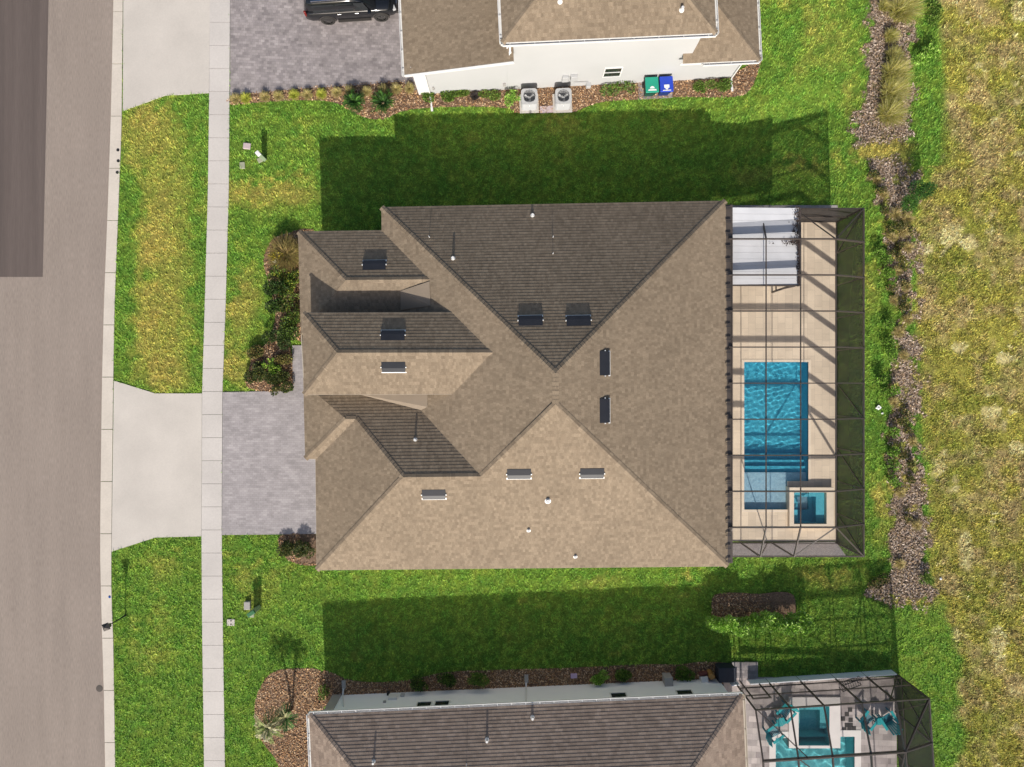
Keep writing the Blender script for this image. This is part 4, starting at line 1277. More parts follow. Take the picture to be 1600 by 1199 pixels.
part_beam('eave_beam', cg, cp(Lc, 0, ze), cp(Lc, 13, ze), .06, .1, DK)
part_beam('rail', cg, cp(Lc, 0, 0.95), cp(Lc, 13, .95), .05, .05, DK)
for d in (inn, 2 * inn + .2, 9):
    part_beam('post', cg, cp(Lc, d, 0), cp(Lc, d, ze), .055, .09, DK)
part_beam('roof_beam', cg, cp(0, 2 * inn + .2, zt_), cp(Lc, 2 * inn + .2, ze), .06, .2, DK)
for a, c in (((0.1, 0, ze), (postt[1] + .5, inn, zt_)), ((postt[1], inn, zt_), (postt[3] - .4, 5.0, zt_)), ((Lc - 1.7, inn, zt_), (postt[4] - .8, 4.9, zt_))):
    part_beam('brace', cg, cp(*a), cp(*c), .05, .06, DK)
for a, c in (((Lc, 0, .1), (Lc, inn, ze)), ((Lc, inn, .1), (Lc, 0.2, ze)), ((Lc, inn, ze), (Lc, 2 * inn, .1)), ((Lc - 2, 0, ze), (Lc, 0, .6))):
    part_beam('brace', cg, cp(*a), cp(*c), .045, .05, DK)
# door frame in the outer wall
for t in (postt[1] - .55, postt[1] - 1.45):
    part_beam('door_frame', cg, cp(t, .0, .1), cp(t, .0, 2.2), .06, .07, DK)
part_beam('door_frame', cg, cp(postt[1] - .5, .0, 2.2), cp(postt[1] - 1.5, .0, 2.2), .06, .07, DK)
bm = bmesh.new()
beam(bm, cp(0.75, -.02, .31), cp(Lc, -.02, .31), .05, .60); beam(bm, cp(-.3, -.02, .31), cp(.15, -.02, .31), .05, .60)
obj('kick_plate', bm, M['white_wall_low'], cg)
SD = M['screen_dark']
e_ = Zv * .1
panel('screen_panel', cg, [cp(0, 0.02, .6), cp(Lc, 0.02, .6), cp(Lc, 0.02, ze), cp(0, 0.02, ze)], M['screen_dark_north'])
panel('screen_panel', cg, [cp(0, 0, ze) + e_, cp(Lc, 0, ze) + e_, cp(Lc - 1.7, inn, zt_) + e_, cp(0, inn, zt_) + e_], SD)
panel('screen_panel', cg, [cp(0, inn, zt_) + e_, cp(Lc - 1.7, inn, zt_) + e_, cp(Lc - 1.7, 13, zt_) + e_, cp(0, 13, zt_) + e_], SD)
panel('screen_panel', cg, [cp(Lc, 0, ze) + e_, cp(Lc, 13, ze) + e_, cp(Lc - 1.7, 13, zt_) + e_, cp(Lc - 1.7, inn, zt_) + e_], SD)
panel('screen_panel', cg, [cp(Lc + .04, 0, .05), cp(Lc + .04, 13, .05), cp(Lc + .04, 13, ze), cp(Lc + .04, 0, ze)], M['screen_dark_side'])

p2 = thing('swimming_pool', 'turquoise swimming pool with square spa under the lower dark screen cage', 'swimming pool', W(1272, 1180))
bm = bmesh.new(); basin(bm, 1211, 1334, 1150, 1420, DZ - .005, -1.3); recv(obj('pool_shell', bm, M['plaster_aqua'], p2))
water_sheet('water', [(1211, 1334, 1167, 1420), (1211, 1231, 1152, 1166.9), (1311, 1334, 1150, 1166.9)], WZ0, p2, 0.013, 8, 0.035, 0.75)
bm = bmesh.new()
for r in ((1231, 1246, 1088, 1167), (1294, 1311, 1088, 1167), (1246, 1294, 1088, 1102), (1246, 1294, 1163, 1167.2)):
    slab(bm, *r, -1.29 if r[3] > 1120 else 0.0, 0.16)
for r in ((1201, 1211, 1142, 1420), (1211, 1231, 1142, 1152), (1311, 1344, 1140, 1150), (1334, 1344, 1150, 1420)):
    slab(bm, *r, DZ + .003, DZ + .02)
obj('coping', bm, M['coping_white'], p2)
bm = bmesh.new()
basin(bm, 1246.1, 1293.9, 1102.1, 1162.9, .15, -.95)
slab(bm, 1246.2, 1252, 1103, 1142, -.94, -.35); slab(bm, 1284, 1293.8, 1103, 1142, -.94, -.35); slab(bm, 1252.2, 1283.8, 1102.2, 1112, -.94, -.35)
recv(obj('spa_bench', bm, M['plaster_aqua'], p2))
water_sheet('spa_water', [(1246, 1294, 1102, 1163)], .06, p2, 0.003, 4, .08, .6)
# dark inlay tiles in the paving
bm = bmesh.new()
for x, y in ((1327, 1108), (1322, 1115), (1316, 1122), (1328, 1124), (1328, 1132), (1322, 1132), (1333, 1137), (1326, 1139), (1318, 1139)):
    slab(bm, x - 3.4, x + 3.4, y - 3.4, y + 3.4, DZ + .002, DZ + .008)
tag(obj('paving_inlay', bm, M['car_trim']), kind='structure')

# ------------------------------------------------------------------ furniture in the lower cage
def adirondack():
    root = thing('lounge_chair', 'x', 'chair')
    bm = bmesh.new()
    for i in range(6): box(bm, T(0, -.22 + i * .085, .36 - i * .022, 0, -.22), .54, .078, .022)
    local_obj('seat', bm, M['teal_dark'], root)
    bm = bmesh.new()
    for i in range(5):
        x = (i - 2) * .115
        h = .86 - abs(i - 2) * .06
        beam(bm, Vector((x * .8, .24, .24)), Vector((x * 1.15, .24 + h * .42, .24 + h * .88)), .095, .022, up=Vector((0, -1, .4)))
    local_obj('backrest', bm, M['teal'], root)
    for s in (-1, 1):
        bm = bmesh.new(); box(bm, T(s * .36, -.02, .56), .14, .78, .025); local_obj('armrest', bm, M['teal'], root)
        bm = bmesh.new(); box(bm, T(s * .33, -.32, .275), .05, .10, .55); local_obj('leg', bm, M['teal_dark'], root)
        bm = bmesh.new(); box(bm, T(s * .33, .32, .275), .05, .10, .55); local_obj('leg', bm, M['teal_dark'], root)
    return root
ch = adirondack()
CH = [(1222, 1106, -0.75, 'teal slatted lounge chair nearest the upper left corner of the spa'), (1204, 1138, 2.2, 'teal slatted lounge chair at the left of the lower pool, closest to the roof'),
      (1349, 1118, 2.5, 'teal slatted lounge chair to the left of the small table by the far cage wall'), (1380, 1118, 3.7, 'teal slatted lounge chair pushed against the far right cage screen')]
for i, (x, y, r, lb) in enumerate(CH):
    p = W(x, y); p.z = DZ
    if i == 0:
        ch.location = p; ch.rotation_euler = (0, 0, r); ch['label'] = lb; ch['group'] = 'teal chairs around the lower pool'
    else: dup(ch, p, r, lb, 'teal chairs around the lower pool')
def side_table():
    root = thing('side_table', 'x', 'table')
    bm = bmesh.new()
    for i in range(5): box(bm, T(-.2 + i * .1, 0, .47), .09, .46 - abs(i - 2) * .05, .022)
    local_obj('table_top', bm, M['teal'], root)
    for a in range(4):
        bm = bmesh.new(); x, y = .16 * (1 if a < 2 else -1), .14 * (1 if a % 2 else -1); box(bm, T(x, y, .23), .045, .045, .46); local_obj('leg', bm, M['teal_dark'], root)
    return root
st = side_table()
st.location = W(1214, 1121) + Zv * DZ; st.rotation_euler = (0, 0, .4); tag(st, 'small round teal table between the two chairs left of the spa', 'table', 'small teal tables')
dup(st, W(1366, 1119) + Zv * DZ, .2, 'small teal table between the two chairs by the far cage wall', 'small teal tables')
rk = thing('wire_bench', 'black metal slatted bench against the upper cage wall', 'bench', W(1322, 1063) + Zv * DZ, .35)
bm = bmesh.new()
for i in range(9): box(bm, T(-.52 + i * .13, .02, .44), .025, .5, .02)
for y in (-.23, .27): box(bm, T(0, y, .44), 1.1, .03, .03)
local_obj('seat', bm, M['black_metal'], rk)
bm = bmesh.new()
for i in range(12): box(bm, T(-.52 + i * .095, .30 + .03, .70, 0, -.15), .02, .02, .48)
for z, y in ((.5, .3), (.93, .36)): box(bm, T(0, y, z), 1.1, .03, .03)
local_obj('backrest', bm, M['black_metal'], rk)
for sx in (-1, 1):
    for sy in (-.22, .27):
        bm = bmesh.new(); box(bm, T(sx * .53, sy, .22), .03, .03, .44); local_obj('leg', bm, M['black_metal'], rk)

# ------------------------------------------------------------------ air conditioners, bins, boxes
def condenser(px, py, label):
    p = W(px, py); rz = TH
    root = thing('air_conditioner', label, 'air conditioner', (p.x, p.y, 0), rz, 'air conditioners beside the white wall')
    bm = bmesh.new(); box(bm, T(0, -.02, .04), 1.06, 1.05, .08); bevel(bm, .01, 1); local_obj('pad', bm, M['concrete'], root)
    bm = bmesh.new()
    h = .98
    # louvred cabinet: rounded-square rings
    def ring(z, w, r=.16, n=5):
        o = []
        for cx, cy, a0 in ((1, 1, 0), (-1, 1, 90), (-1, -1, 180), (1, -1, 270)):
            for i in range(n):
                a = math.radians(a0 + 90 * i / (n - 1)); o.append(Vector((cx * (w - r) + r * math.cos(a), cy * (w - r) * .92 + r * math.sin(a), z)))
        return o
    prev = None
    zz = [.08]
    for i in range(18): zz += [.12 + i * .044, .12 + i * .044 + .022]
    zz += [.92, h]
    for i, z in enumerate(zz):
        w = .44 if (i % 2 == 0 or i > 36) else .425
        cur = [bm.verts.new(v) for v in ring(z, w)]
        if prev:
            for j in range(len(cur)): bm.faces.new((prev[j], prev[(j + 1) % len(cur)], cur[(j + 1) % len(cur)], cur[j]))
        prev = cur
    # top with round fan opening
    top_n = len(prev); circ = []
    for v in prev:
        a = math.atan2(v.co.y, v.co.x); circ.append(bm.verts.new((.345 * math.cos(a), .345 * math.sin(a), h)))
    for j in range(top_n): bm.faces.new((prev[j], prev[(j + 1) % top_n], circ[(j + 1) % top_n], circ[j]))
    dn = [bm.verts.new(v.co - Vector((0, 0, .35))) for v in circ]
    for j in range(top_n): bm.faces.new((circ[j], circ[(j + 1) % top_n], dn[(j + 1) % top_n], dn[j]))
    bm.faces.new(dn)
    local_obj('cabinet', bm, M['grey_metal'], root)
    bm = bmesh.new()
    for i in range(3):
        a = i * 2.094 + .5
        P = [Vector((.06 * math.cos(a), .06 * math.sin(a), h - .2)), Vector((.31 * math.cos(a - .25), .31 * math.sin(a - .25), h - .17)), Vector((.32 * math.cos(a + .35), .32 * math.sin(a + .35), h - .22)), Vector((.09 * math.cos(a + .8), .09 * math.sin(a + .8), h - .23))]
        bm.faces.new([bm.verts.new(x) for x in P])
    cyl(bm, Vector((0, 0, h - .3)), Vector((0, 0, h - .15)), .09, .09, 14)
    local_obj('fan', bm, M['galv'], root)
    bm = bmesh.new()
    for r in (.08, .14, .2, .26, .32):
        n = 24
        for i in range(n):
            a, b = 2 * math.pi * i / n, 2 * math.pi * (i + 1) / n
            beam(bm, Vector((r * math.cos(a), r * math.sin(a), h + .01)), Vector((r * math.cos(b), r * math.sin(b), h + .01)), .008, .008)
    for i in range(6):
        a = math.pi * i / 6; beam(bm, Vector((-.34 * math.cos(a), -.34 * math.sin(a), h + .012)), Vector((.34 * math.cos(a), .34 * math.sin(a), h + .012)), .01, .01)
    local_obj('grille', bm, M['black_metal'], root)
    bm = bmesh.new(); box(bm, T(0, -.427, .72), .05, .012, .2); local_obj('badge', bm, M['white'], root)
condenser(826.5, 162, 'grey louvred air conditioner beside the white wall, left of the pair')
condenser(878.5, 161.5, 'grey louvred air conditioner beside the white wall, right of the pair')
p = W(860, 172); bm = bmesh.new()
for i in range(3): box(bm, T(p.x - .4 + i * .38, p.y + .02 * i, .03, TH), .36, .38, .06)
tag(obj('stepping_stone', bm, M['pink_slab']), 'flat pinkish stepping stones lying between the two air conditioners', 'stepping stone')

def bin_(px, py, body, lid, label, mark):
    p = W(px, py)
    root = thing('wheelie_bin', label, 'bin', (p.x, p.y, .05), TH, 'wheelie bins against the white wall')
    bm = bmesh.new()
    w0, w1, d0, d1, h = .24, .33, .27, .38, .98
    lo = [bm.verts.new((x * w0, y * d0 + .04, .03)) for x, y in ((-1, -1), (1, -1), (1, 1), (-1, 1))]
    hi = [bm.verts.new((x * w1, y * d1, h)) for x, y in ((-1, -1), (1, -1), (1, 1), (-1, 1))]
    bm.faces.new(hi); bm.faces.new(lo[::-1])
    for i in range(4): bm.faces.new((lo[i], lo[(i + 1) % 4], hi[(i + 1) % 4], hi[i]))
    bevel(bm, .03, 2)
    local_obj('body', bm, body, root)
    bm = bmesh.new(); box(bm, T(0, -.02, h + .05, 0, -.06), .72, .86, .07); bevel(bm, .03, 3); local_obj('lid', bm, lid, root)
    bm = bmesh.new(); cyl(bm, Vector((-.3, .42, h - .02)), Vector((.3, .42, h - .02)), .022, .022, 10); local_obj('handle', bm, body, root)
    for s in (-1, 1):
        bm = bmesh.new(); cyl(bm, Vector((s * .27, .34, .12)), Vector((s * .32, .34, .12)), .12, .12, 16); local_obj('wheel', bm, M['tyre'], root)
    for s in (-.2, .15):
        bm = bmesh.new(); box(bm, T(s, -.46, h + .03), .10, .06, .05); local_obj('lid_catch', bm, body, root)
    bm = bmesh.new(); zt = h + .094
    def flatp(pts):
        bm.faces.new([bm.verts.new((x, y, zt - y * .06 - .002)) for x, y in pts])
    if mark == 'dome':
        flatp([(-.13, -.24)] + [(.13 * -math.cos(t), -.24 + .13 * math.sin(t)) for t in (.4, .8, 1.2, 1.57, 1.94, 2.34, 2.74)] + [(.13, -.24)])
        flatp([(-.24, -.36), (.24, -.36), (.20, -.28), (-.20, -.28)])
    else:
        flatp([(-.14, -.06), (-.14, -.24), (.14, -.24), (.14, -.06)]); flatp([(-.1, -.25), (-.02, -.34), (.02, -.34), (.1, -.25)]); flatp([(-.22, -.35), (-.22, -.40), (.22, -.40), (.22, -.35)])
    bmesh.ops.recalc_face_normals(bm, faces=bm.faces[:])
    local_obj('emblem', bm, M['white'], root)
    flat_ = None
flat('bin_pad', [(997, 129), (1049, 126), (1051, 153), (998, 156)], 0.045, M['paver_mauve'], thick=.05)
bin_(1012.5, 145.5, M['dark_green_bin'], M['green_bin'], 'green wheelie bin with pale emblem on its lid', 'dome')
bin_(1034.5, 144.5, M['dark_blue_bin'], M['blue_bin'], 'blue wheelie bin with white square emblem on its lid', 'square')

def cabinet(px, py, w, d, h, rz, body, lid, name, label, cat, lidh=.12):
    p = W(px, py)
    root = thing(name, label, cat, (p.x, p.y, 0), rz)
    bm = bmesh.new(); box(bm, T(0, 0, (h - lidh) / 2), w, d, h - lidh); bevel(bm, .015, 1); local_obj('body', bm, body, root)
    bm = bmesh.new(); box(bm, T(0, 0, h - lidh / 2), w * 1.06, d * 1.1, lidh); bevel(bm, .02, 2); local_obj('lid', bm, lid, root)
    bm = bmesh.new(); box(bm, T(0, -d / 2 - .008, h * .45), w * .55, .012, h * .35); local_obj('door', bm, body, root)
    return root
cabinet(413, 249, .26, .2, 1.0, 2.3, M['ped_green'], M['white'], 'utility_pedestal', 'slim pale green utility pedestal with white top standing in the upper front lawn', 'utility box')
cabinet(402.5, 950, .42, .2, 1.0, .55, M['ped_green'], M['dark_green'], 'utility_pedestal', 'utility pedestal with dark green lid standing in the lower front lawn', 'utility box')
def cover(px, py, w, d, h, rz, m, label, dots=False, name='utility_cover'):
    p = W(px, py); bm = bmesh.new(); box(bm, T(p.x, p.y, h / 2, rz), w, d, h); bevel(bm, .03, 2)
    o = tag(obj(name, bm, m), label, 'utility cover')
    if dots:
        bm = bmesh.new()
        for s in (-1, 1): cyl(bm, Vector((p.x + .02, p.y + s * .10, h)), Vector((p.x + .02, p.y + s * .10, h + .006)), .045, .045, 12)
        obj('bolt', bm, M['stain'], o)
cover(386.5, 229, .42, .34, .10, -.1, M['pink_slab'], 'flat pinkish slab cover in the upper front lawn')
cover(379, 259, .30, .38, .07, .05, M['cover'], 'low mossy grey cover in the upper front lawn, nearest the pavement')
cover(388, 945, .34, .45, .22, 0, M['plastic_grey'], 'short grey utility box left of the green lidded pedestal')
cover(394, 960, .26, .32, .08, 0, M['cover'], 'low grey cover just below the green lidded pedestal')
cover(361, 972.5, .44, .38, .06, 0, M['concrete'], 'pale square cover with two dark bolts beside the pavement', True)
cover(407, 250, .34, .3, .05, .5, M['cover'], 'low mossy cover beneath the slim pale pedestal')
cover(896.5, 1055.5, .36, .26, .12, .04, M['lilac'], 'lilac plastic valve cover in the mulch along the lower white wall')
cabinet(1040.5, 1058, .44, .52, .75, .05, M['plastic_grey'], M['plastic_grey'], 'utility_box', 'grey box with slotted top standing against the lower white wall', 'utility box')
p = W(1100, 1054)
pe = thing('pool_pump', 'pool pump with pipes and orange filter beside the lower cage corner', 'pool pump', (p.x, p.y, 0), .1)
bm = bmesh.new(); box(bm, T(-.1, -.1, .25), .4, .35, .5); bevel(bm, .03, 2); local_obj('housing', bm, M['white_trim'], pe)
bm = bmesh.new(); cyl(bm, Vector((.28, .1, 0)), Vector((.28, .1, .62)), .2, .16, 16); local_obj('filter', bm, mat('rusty_orange', (0.36, 0.19, 0.06), 0.7, .3, 9), pe)
bm = bmesh.new(); cyl(bm, Vector((-.35, .18, .3)), Vector((.1, .22, .35)), .13, .13, 12); local_obj('motor', bm, mat('maroon_motor', (0.11, 0.03, 0.025), .6), pe)
bm = bmesh.new(); beam(bm, Vector((.2, -.3, .06)), Vector((.2, -.3, .7)), .05, .05); beam(bm, Vector((-.3, -.3, .1)), Vector((.45, -.3, .1)), .05, .05); local_obj('pipe', bm, M['white_trim'], pe)
bm = bmesh.new(); pp = W(1130, 1047); box(bm, T(pp.x, pp.y, .36, .02), .92, .82, .70); bevel(bm, .04, 2)
dk = obj('equipment_box', bm, mat('navy_plastic', (0.03, 0.035, 0.05), .6, .15, 6)); tag(dk, 'dark navy storage box beside the pale step outside the lower cage', 'storage box')
bm = bmesh.new(); pp = W(1163, 1046); 
for i in range(3):
    for j in range(2): box(bm, T(pp.x - .48 + i * .48, pp.y + .22 - j * .44, .06, .03), .47, .43, .12)
tag(obj('step', bm, M['paver_mauve']), 'pale paved step outside the screen door of the lower cage', 'step')

# ------------------------------------------------------------------ lamp post and kerb marks
p = W(196.5, 961.5)
lp = thing('lamp_post', 'slim dark lamp post with square lantern standing in the lower verge', 'lamp post', (p.x, p.y, 0), .35)
bm = bmesh.new(); cyl(bm, Vector((0, 0, 0)), Vector((0, 0, 1.52)), .035, .03, 10); cyl(bm, Vector((0, 0, 0)), Vector((0, 0, .2)), .06, .05, 10); local_obj('pole', bm, M['black_metal'], lp)
bm = bmesh.new()
for s in range(4):
    a = math.pi / 4 + s * math.pi / 2
    beam(bm, Vector((.09 * math.cos(a), .09 * math.sin(a), 1.5)), Vector((.15 * math.cos(a), .15 * math.sin(a), 1.84)), .02, .02)
box(bm, T(0, 0, 1.51), .14, .14, .03)
ln = local_obj('lantern', bm, M['black_metal'], lp)
bm = bmesh.new()
lo = [bm.verts.new((x * .09, y * .09, 1.53)) for x, y in ((-1, -1), (1, -1), (1, 1), (-1, 1))]; hi = [bm.verts.new((x * .125, y * .125, 1.83)) for x, y in ((-1, -1), (1, -1), (1, 1), (-1, 1))]
for i in range(4): bm.faces.new((lo[i], lo[(i + 1) % 4], hi[(i + 1) % 4], hi[i]))
local_obj('lantern_glass', bm, mat('frosted_glass', (0.12, 0.11, 0.10), .3), lp)
bm = bmesh.new(); hi = [bm.verts.new((x * .19, y * .19, 1.84)) for x, y in ((-1, -1), (1, -1), (1, 1), (-1, 1))]; ap = bm.verts.new((0, 0, 1.99))
for i in range(4): bm.faces.new((hi[i], hi[(i + 1) % 4], ap))
bm.faces.new(hi[::-1]); local_obj('lantern_cap', bm, mat('weathered_black_metal', (0.07, 0.06, 0.055), .5), lp)
for i, (x, y, nm) in enumerate(((185, 235, 'upper'), (185.5, 252, 'middle'), (184, 270, 'lower'))):
    p = W(x, y); bm = bmesh.new(); cyl(bm, Vector((p.x, p.y, .04)), Vector((p.x, p.y, .055)), .09, .085, 16)
    tag(obj('kerb_plug', bm, M['hole']), f'round dark plug set in the pale kerb, {nm} of the three', 'kerb plug', 'dark plugs in the kerb')
p = W(172, 932.5); bm = bmesh.new(); cyl(bm, Vector((p.x, p.y, .04)), Vector((p.x, p.y, .065)), .075, .06, 16); tag(obj('kerb_marker', bm, M['blue_marker']), 'small blue marker on the kerb near the lamp post', 'kerb marker')
p = W(155.5, 1076); bm = bmesh.new(); cyl(bm, Vector((p.x, p.y, .0)), Vector((p.x, p.y, .012)), .19, .19, 20); tag(obj('road_stain', bm, M['stain']), 'round dark stain disc in the road beside the kerb', 'road stain')  # flat disc added to stand for a dark stain on the road
for x, y, s, lb in ((1371, 637, .32, 'crumpled white bag on the grass edge behind the pool'), (1469, 904, .16, 'small white scrap in the dry field below the mulch strip'), (1378, 646, .14, 'small white scrap beside the crumpled bag')):
    p = Wg(x, y); bm = bmesh.new(); bmesh.ops.create_icosphere(bm, subdivisions=2, radius=s / 2)
    for v in bm.verts: v.co = Vector((v.co.x * random.uniform(.6, 1.2), v.co.y * random.uniform(.6, 1.1), v.co.z * random.uniform(.3, .9))) + p + Vector((0, 0, s * .3))
    tag(obj('litter', bm, M['white']), lb, 'litter')

# ------------------------------------------------------------------ parked SUV (front towards the garage)
p_r = Vector((W(516, 36).x, W(516, 36).y, 0)); p_f = Vector((W(598, 31).x, W(598, 31).y, 0))
ang = math.atan2(p_f.y - p_r.y, p_f.x - p_r.x)
mid = (p_r + p_f) / 2
latd = Vector((-math.sin(ang), math.cos(ang), 0))
car = thing('parked_car', 'black sport utility vehicle parked on the upper paved driveway facing the garage', 'car', mid + latd * 0.86 + Zv * .05, ang)
WB = (p_f - p_r).length
def loft(secs, ring_fn):
    bm = bmesh.new(); prev = None; first = None
    for s in secs:
        cur = [bm.verts.new(v) for v in ring_fn(s)]
        if prev:
            n = len(cur)
            for i in range(n): bm.faces.new((prev[i], prev[(i + 1) % n], cur[(i + 1) % n], cur[i]))
        else: first = cur
        prev = cur
    bm.faces.new(first[::-1]); bm.faces.new(prev)
    bmesh.ops.recalc_face_normals(bm, faces=bm.faces[:])
    return bm
xr, xf = -WB / 2 - 1.12, WB / 2 + .92
# lower body: x, half width, z bottom, z belt
LOWS = [(xr, .84, .48, .98), (xr + .06, .93, .42, 1.08), (xr + .3, .985, .36, 1.12), (-WB / 2, 1.0, .34, 1.13), (0, 1.0, .32, 1.12), (WB / 2 - .3, 1.0, .34, 1.11), (WB / 2 + .35, .985, .36, 1.08), (xf - .22, .94, .40, 1.02), (xf - .05, .86, .46, .92), (xf, .74, .5, .82)]
def rl(s):
    x, w, z0, z1 = s
    half = [(w * .93, z0), (w, z0 + .14), (w * 1.0, z0 + (z1 - z0) * .55), (w * .985, z1 - .10), (w * .93, z1 - .02), (w * .55, z1 + .02)]
    return [Vector((x, y, z)) for y, z in half] + [Vector((x, -y, z)) for y, z in half[::-1]]
bm = loft(LOWS, rl)
body = local_obj('body', bm, M['car_paint'], car, True)
CAB = [(xr + .10, .80, 1.05, .70, 1.30), (xr + .34, .90, 1.08, .72, 1.80), (xr + .7, .93, 1.08, .74, 1.86), (0, .93, 1.08, .75, 1.88), (WB / 2 - 1.15, .92, 1.08, .73, 1.84), (WB / 2 - .62, .91, 1.07, .70, 1.46), (WB / 2 - .12, .88, 1.04, .80, 1.10)]
def rc(s):
    x, w, z0, wt, zt = s
    half = [(w, z0), (w * .985, z0 + (zt - z0) * .45), (wt + .06, zt - .08), (wt, zt - .015), (wt * .5, zt + .015)]
    return [Vector((x, y, z)) for y, z in half] + [Vector((x, -y, z)) for y, z in half[::-1]]
local_obj('cabin', loft(CAB, rc), M['car_paint'], car, True)
def quadpart(name, pts, m, th=.0):
    bm = bmesh.new(); bm.faces.new([bm.verts.new(Vector(p)) for p in pts]); bmesh.ops.recalc_face_normals(bm, faces=bm.faces[:])
    return local_obj(name, bm, m, car)
for s in (-1, 1):
    for xa, xb, nm in ((xr + .55, -.85, 'side_window'), (-.78, .12, 'side_window'), (.2, .95, 'side_window')):
        quadpart(nm, [(xa, s * .945, 1.17), (xb, s * .945, 1.17), (xb - (.25 if xb > .9 else 0), s * .845, 1.70), (xa, s * .845, 1.70)], M['car_glass'])
    bm = bmesh.new(); beam(bm, Vector((xr + .6, s * .74, 1.93)), Vector((.75, s * .72, 1.92)), .05, .04); 
    for x in (xr + .65, -.6, .7): box(bm, T(x, s * .73, 1.895), .08, .05, .06)
    local_obj('roof_rail', bm, M['chrome'], car)
    bm = bmesh.new(); box(bm, T(.95, s * 1.09, 1.17), .16, .22, .15); bevel(bm, .04, 2); mi = local_obj('mirror', bm, M['car_paint'], car)
    bm = bmesh.new(); beam(bm, Vector((-WB / 2 + .55, s * .99, .33)), Vector((WB / 2 - .55, s * .99, .33)), .14, .07); local_obj('running_board', bm, M['car_trim'], car)
    bm = bmesh.new(); beam(bm, Vector((xr + .5, s * .955, 1.14)), Vector((1.0, s * .955, 1.13)), .015, .02); local_obj('window_trim', bm, M['chrome'], car)
    for x in (-.7, .25):
        bm = bmesh.new(); box(bm, T(x, s * 1.005, .99), .2, .025, .035); bevel(bm, .008, 1); local_obj('door_handle', bm, M['chrome'], car)
    for x in (-WB / 2, WB / 2):
        bm = bmesh.new()
        # tyre as a lathe
        prof = [(.24, -.12), (.36, -.13), (.395, -.09), (.395, .09), (.36, .13), (.24, .12)]
        n = 28; rings = []
        for i in range(n):
            a = 2 * math.pi * i / n
            rings.append([bm.verts.new((x + r * math.cos(a), s * .90 + o, .40 - .005 + r * math.sin(a))) for r, o in prof])
        for i in range(n):
            for j in range(len(prof) - 1): bm.faces.new((rings[i][j], rings[i][j + 1], rings[(i + 1) % n][j + 1], rings[(i + 1) % n][j]))
        bmesh.ops.recalc_face_normals(bm, faces=bm.faces[:])
        wh = local_obj('wheel', bm, M['tyre'], car, True)
        bm = bmesh.new(); cyl(bm, Vector((x, s * .88, .395)), Vector((x, s * .97, .395)), .245, .235, 24)
        for i in range(5):
            a = i * 2 * math.pi / 5; beam(bm, Vector((x, s * .985, .395)), Vector((x + .22 * math.cos(a), s * .985, .395 + .22 * math.sin(a))), .06, .03, up=Vector((0, 1, 0)))
        rm = local_obj('rim', bm, M['rim'], wh)
        bm = bmesh.new()
        for i in range(14):
            a0, a1 = math.pi * i / 14 - .1, math.pi * (i + 1) / 14 - .1
            beam(bm, Vector((x + .45 * math.cos(a0), s * .985, .42 + .45 * math.sin(a0))), Vector((x + .45 * math.cos(a1), s * .985, .42 + .45 * math.sin(a1))), .05, .07, up=Vector((0, 1, 0)))
        local_obj('wheel_arch', bm, M['car_trim'], car)
    bm = bmesh.new(); box(bm, T(xf - .14, s * .76, .90, -s * .35), .18, .30, .13); bevel(bm, .03, 2); local_obj('headlight', bm, M['lamp_clear'], car)
    bm = bmesh.new(); box(bm, T(xr + .07, s * .87, 1.05), .12, .12, .42); bevel(bm, .02, 1); local_obj('tail_light', bm, M['lamp_red'], car)
quadpart('windscreen', [(WB / 2 - .20, -.80, 1.125), (WB / 2 - .20, .80, 1.125), (WB / 2 - 1.02, .68, 1.80), (WB / 2 - 1.02, -.68, 1.80)], M['car_glass'])
quadpart('rear_window', [(xr + .10, -.70, 1.32), (xr + .10, .70, 1.32), (xr + .31, .66, 1.76), (xr + .31, -.66, 1.76)], M['car_glass'])
bm = bmesh.new()
for i in range(4): box(bm, T(xf - .01, 0, .62 + i * .07), .06, 1.0, .03)
local_obj('grille', bm, M['chrome'], car)
bm = bmesh.new(); box(bm, T(xf - .02, 0, .46), .14, 1.6, .16); bevel(bm, .04, 2); local_obj('bumper', bm, M['car_trim'], car)
bm = bmesh.new(); box(bm, T(xr + .02, 0, .50), .14, 1.7, .2); bevel(bm, .04, 2); local_obj('bumper', bm, M['car_trim'], car)

# ------------------------------------------------------------------ plants
def rand_dirs(n, up=0.2):
    d = RNG.normal(0, 1, (n, 3)); d[:, 2] = np.abs(d[:, 2]) * 0.8 + up
    return d / np.linalg.norm(d, axis=1, keepdims=True)

def palette(cols, n, v=(0.6, 1.4)):
    return np.array(cols)[RNG.integers(0, len(cols), n)] * RNG.uniform(v[0], v[1], (n, 1))

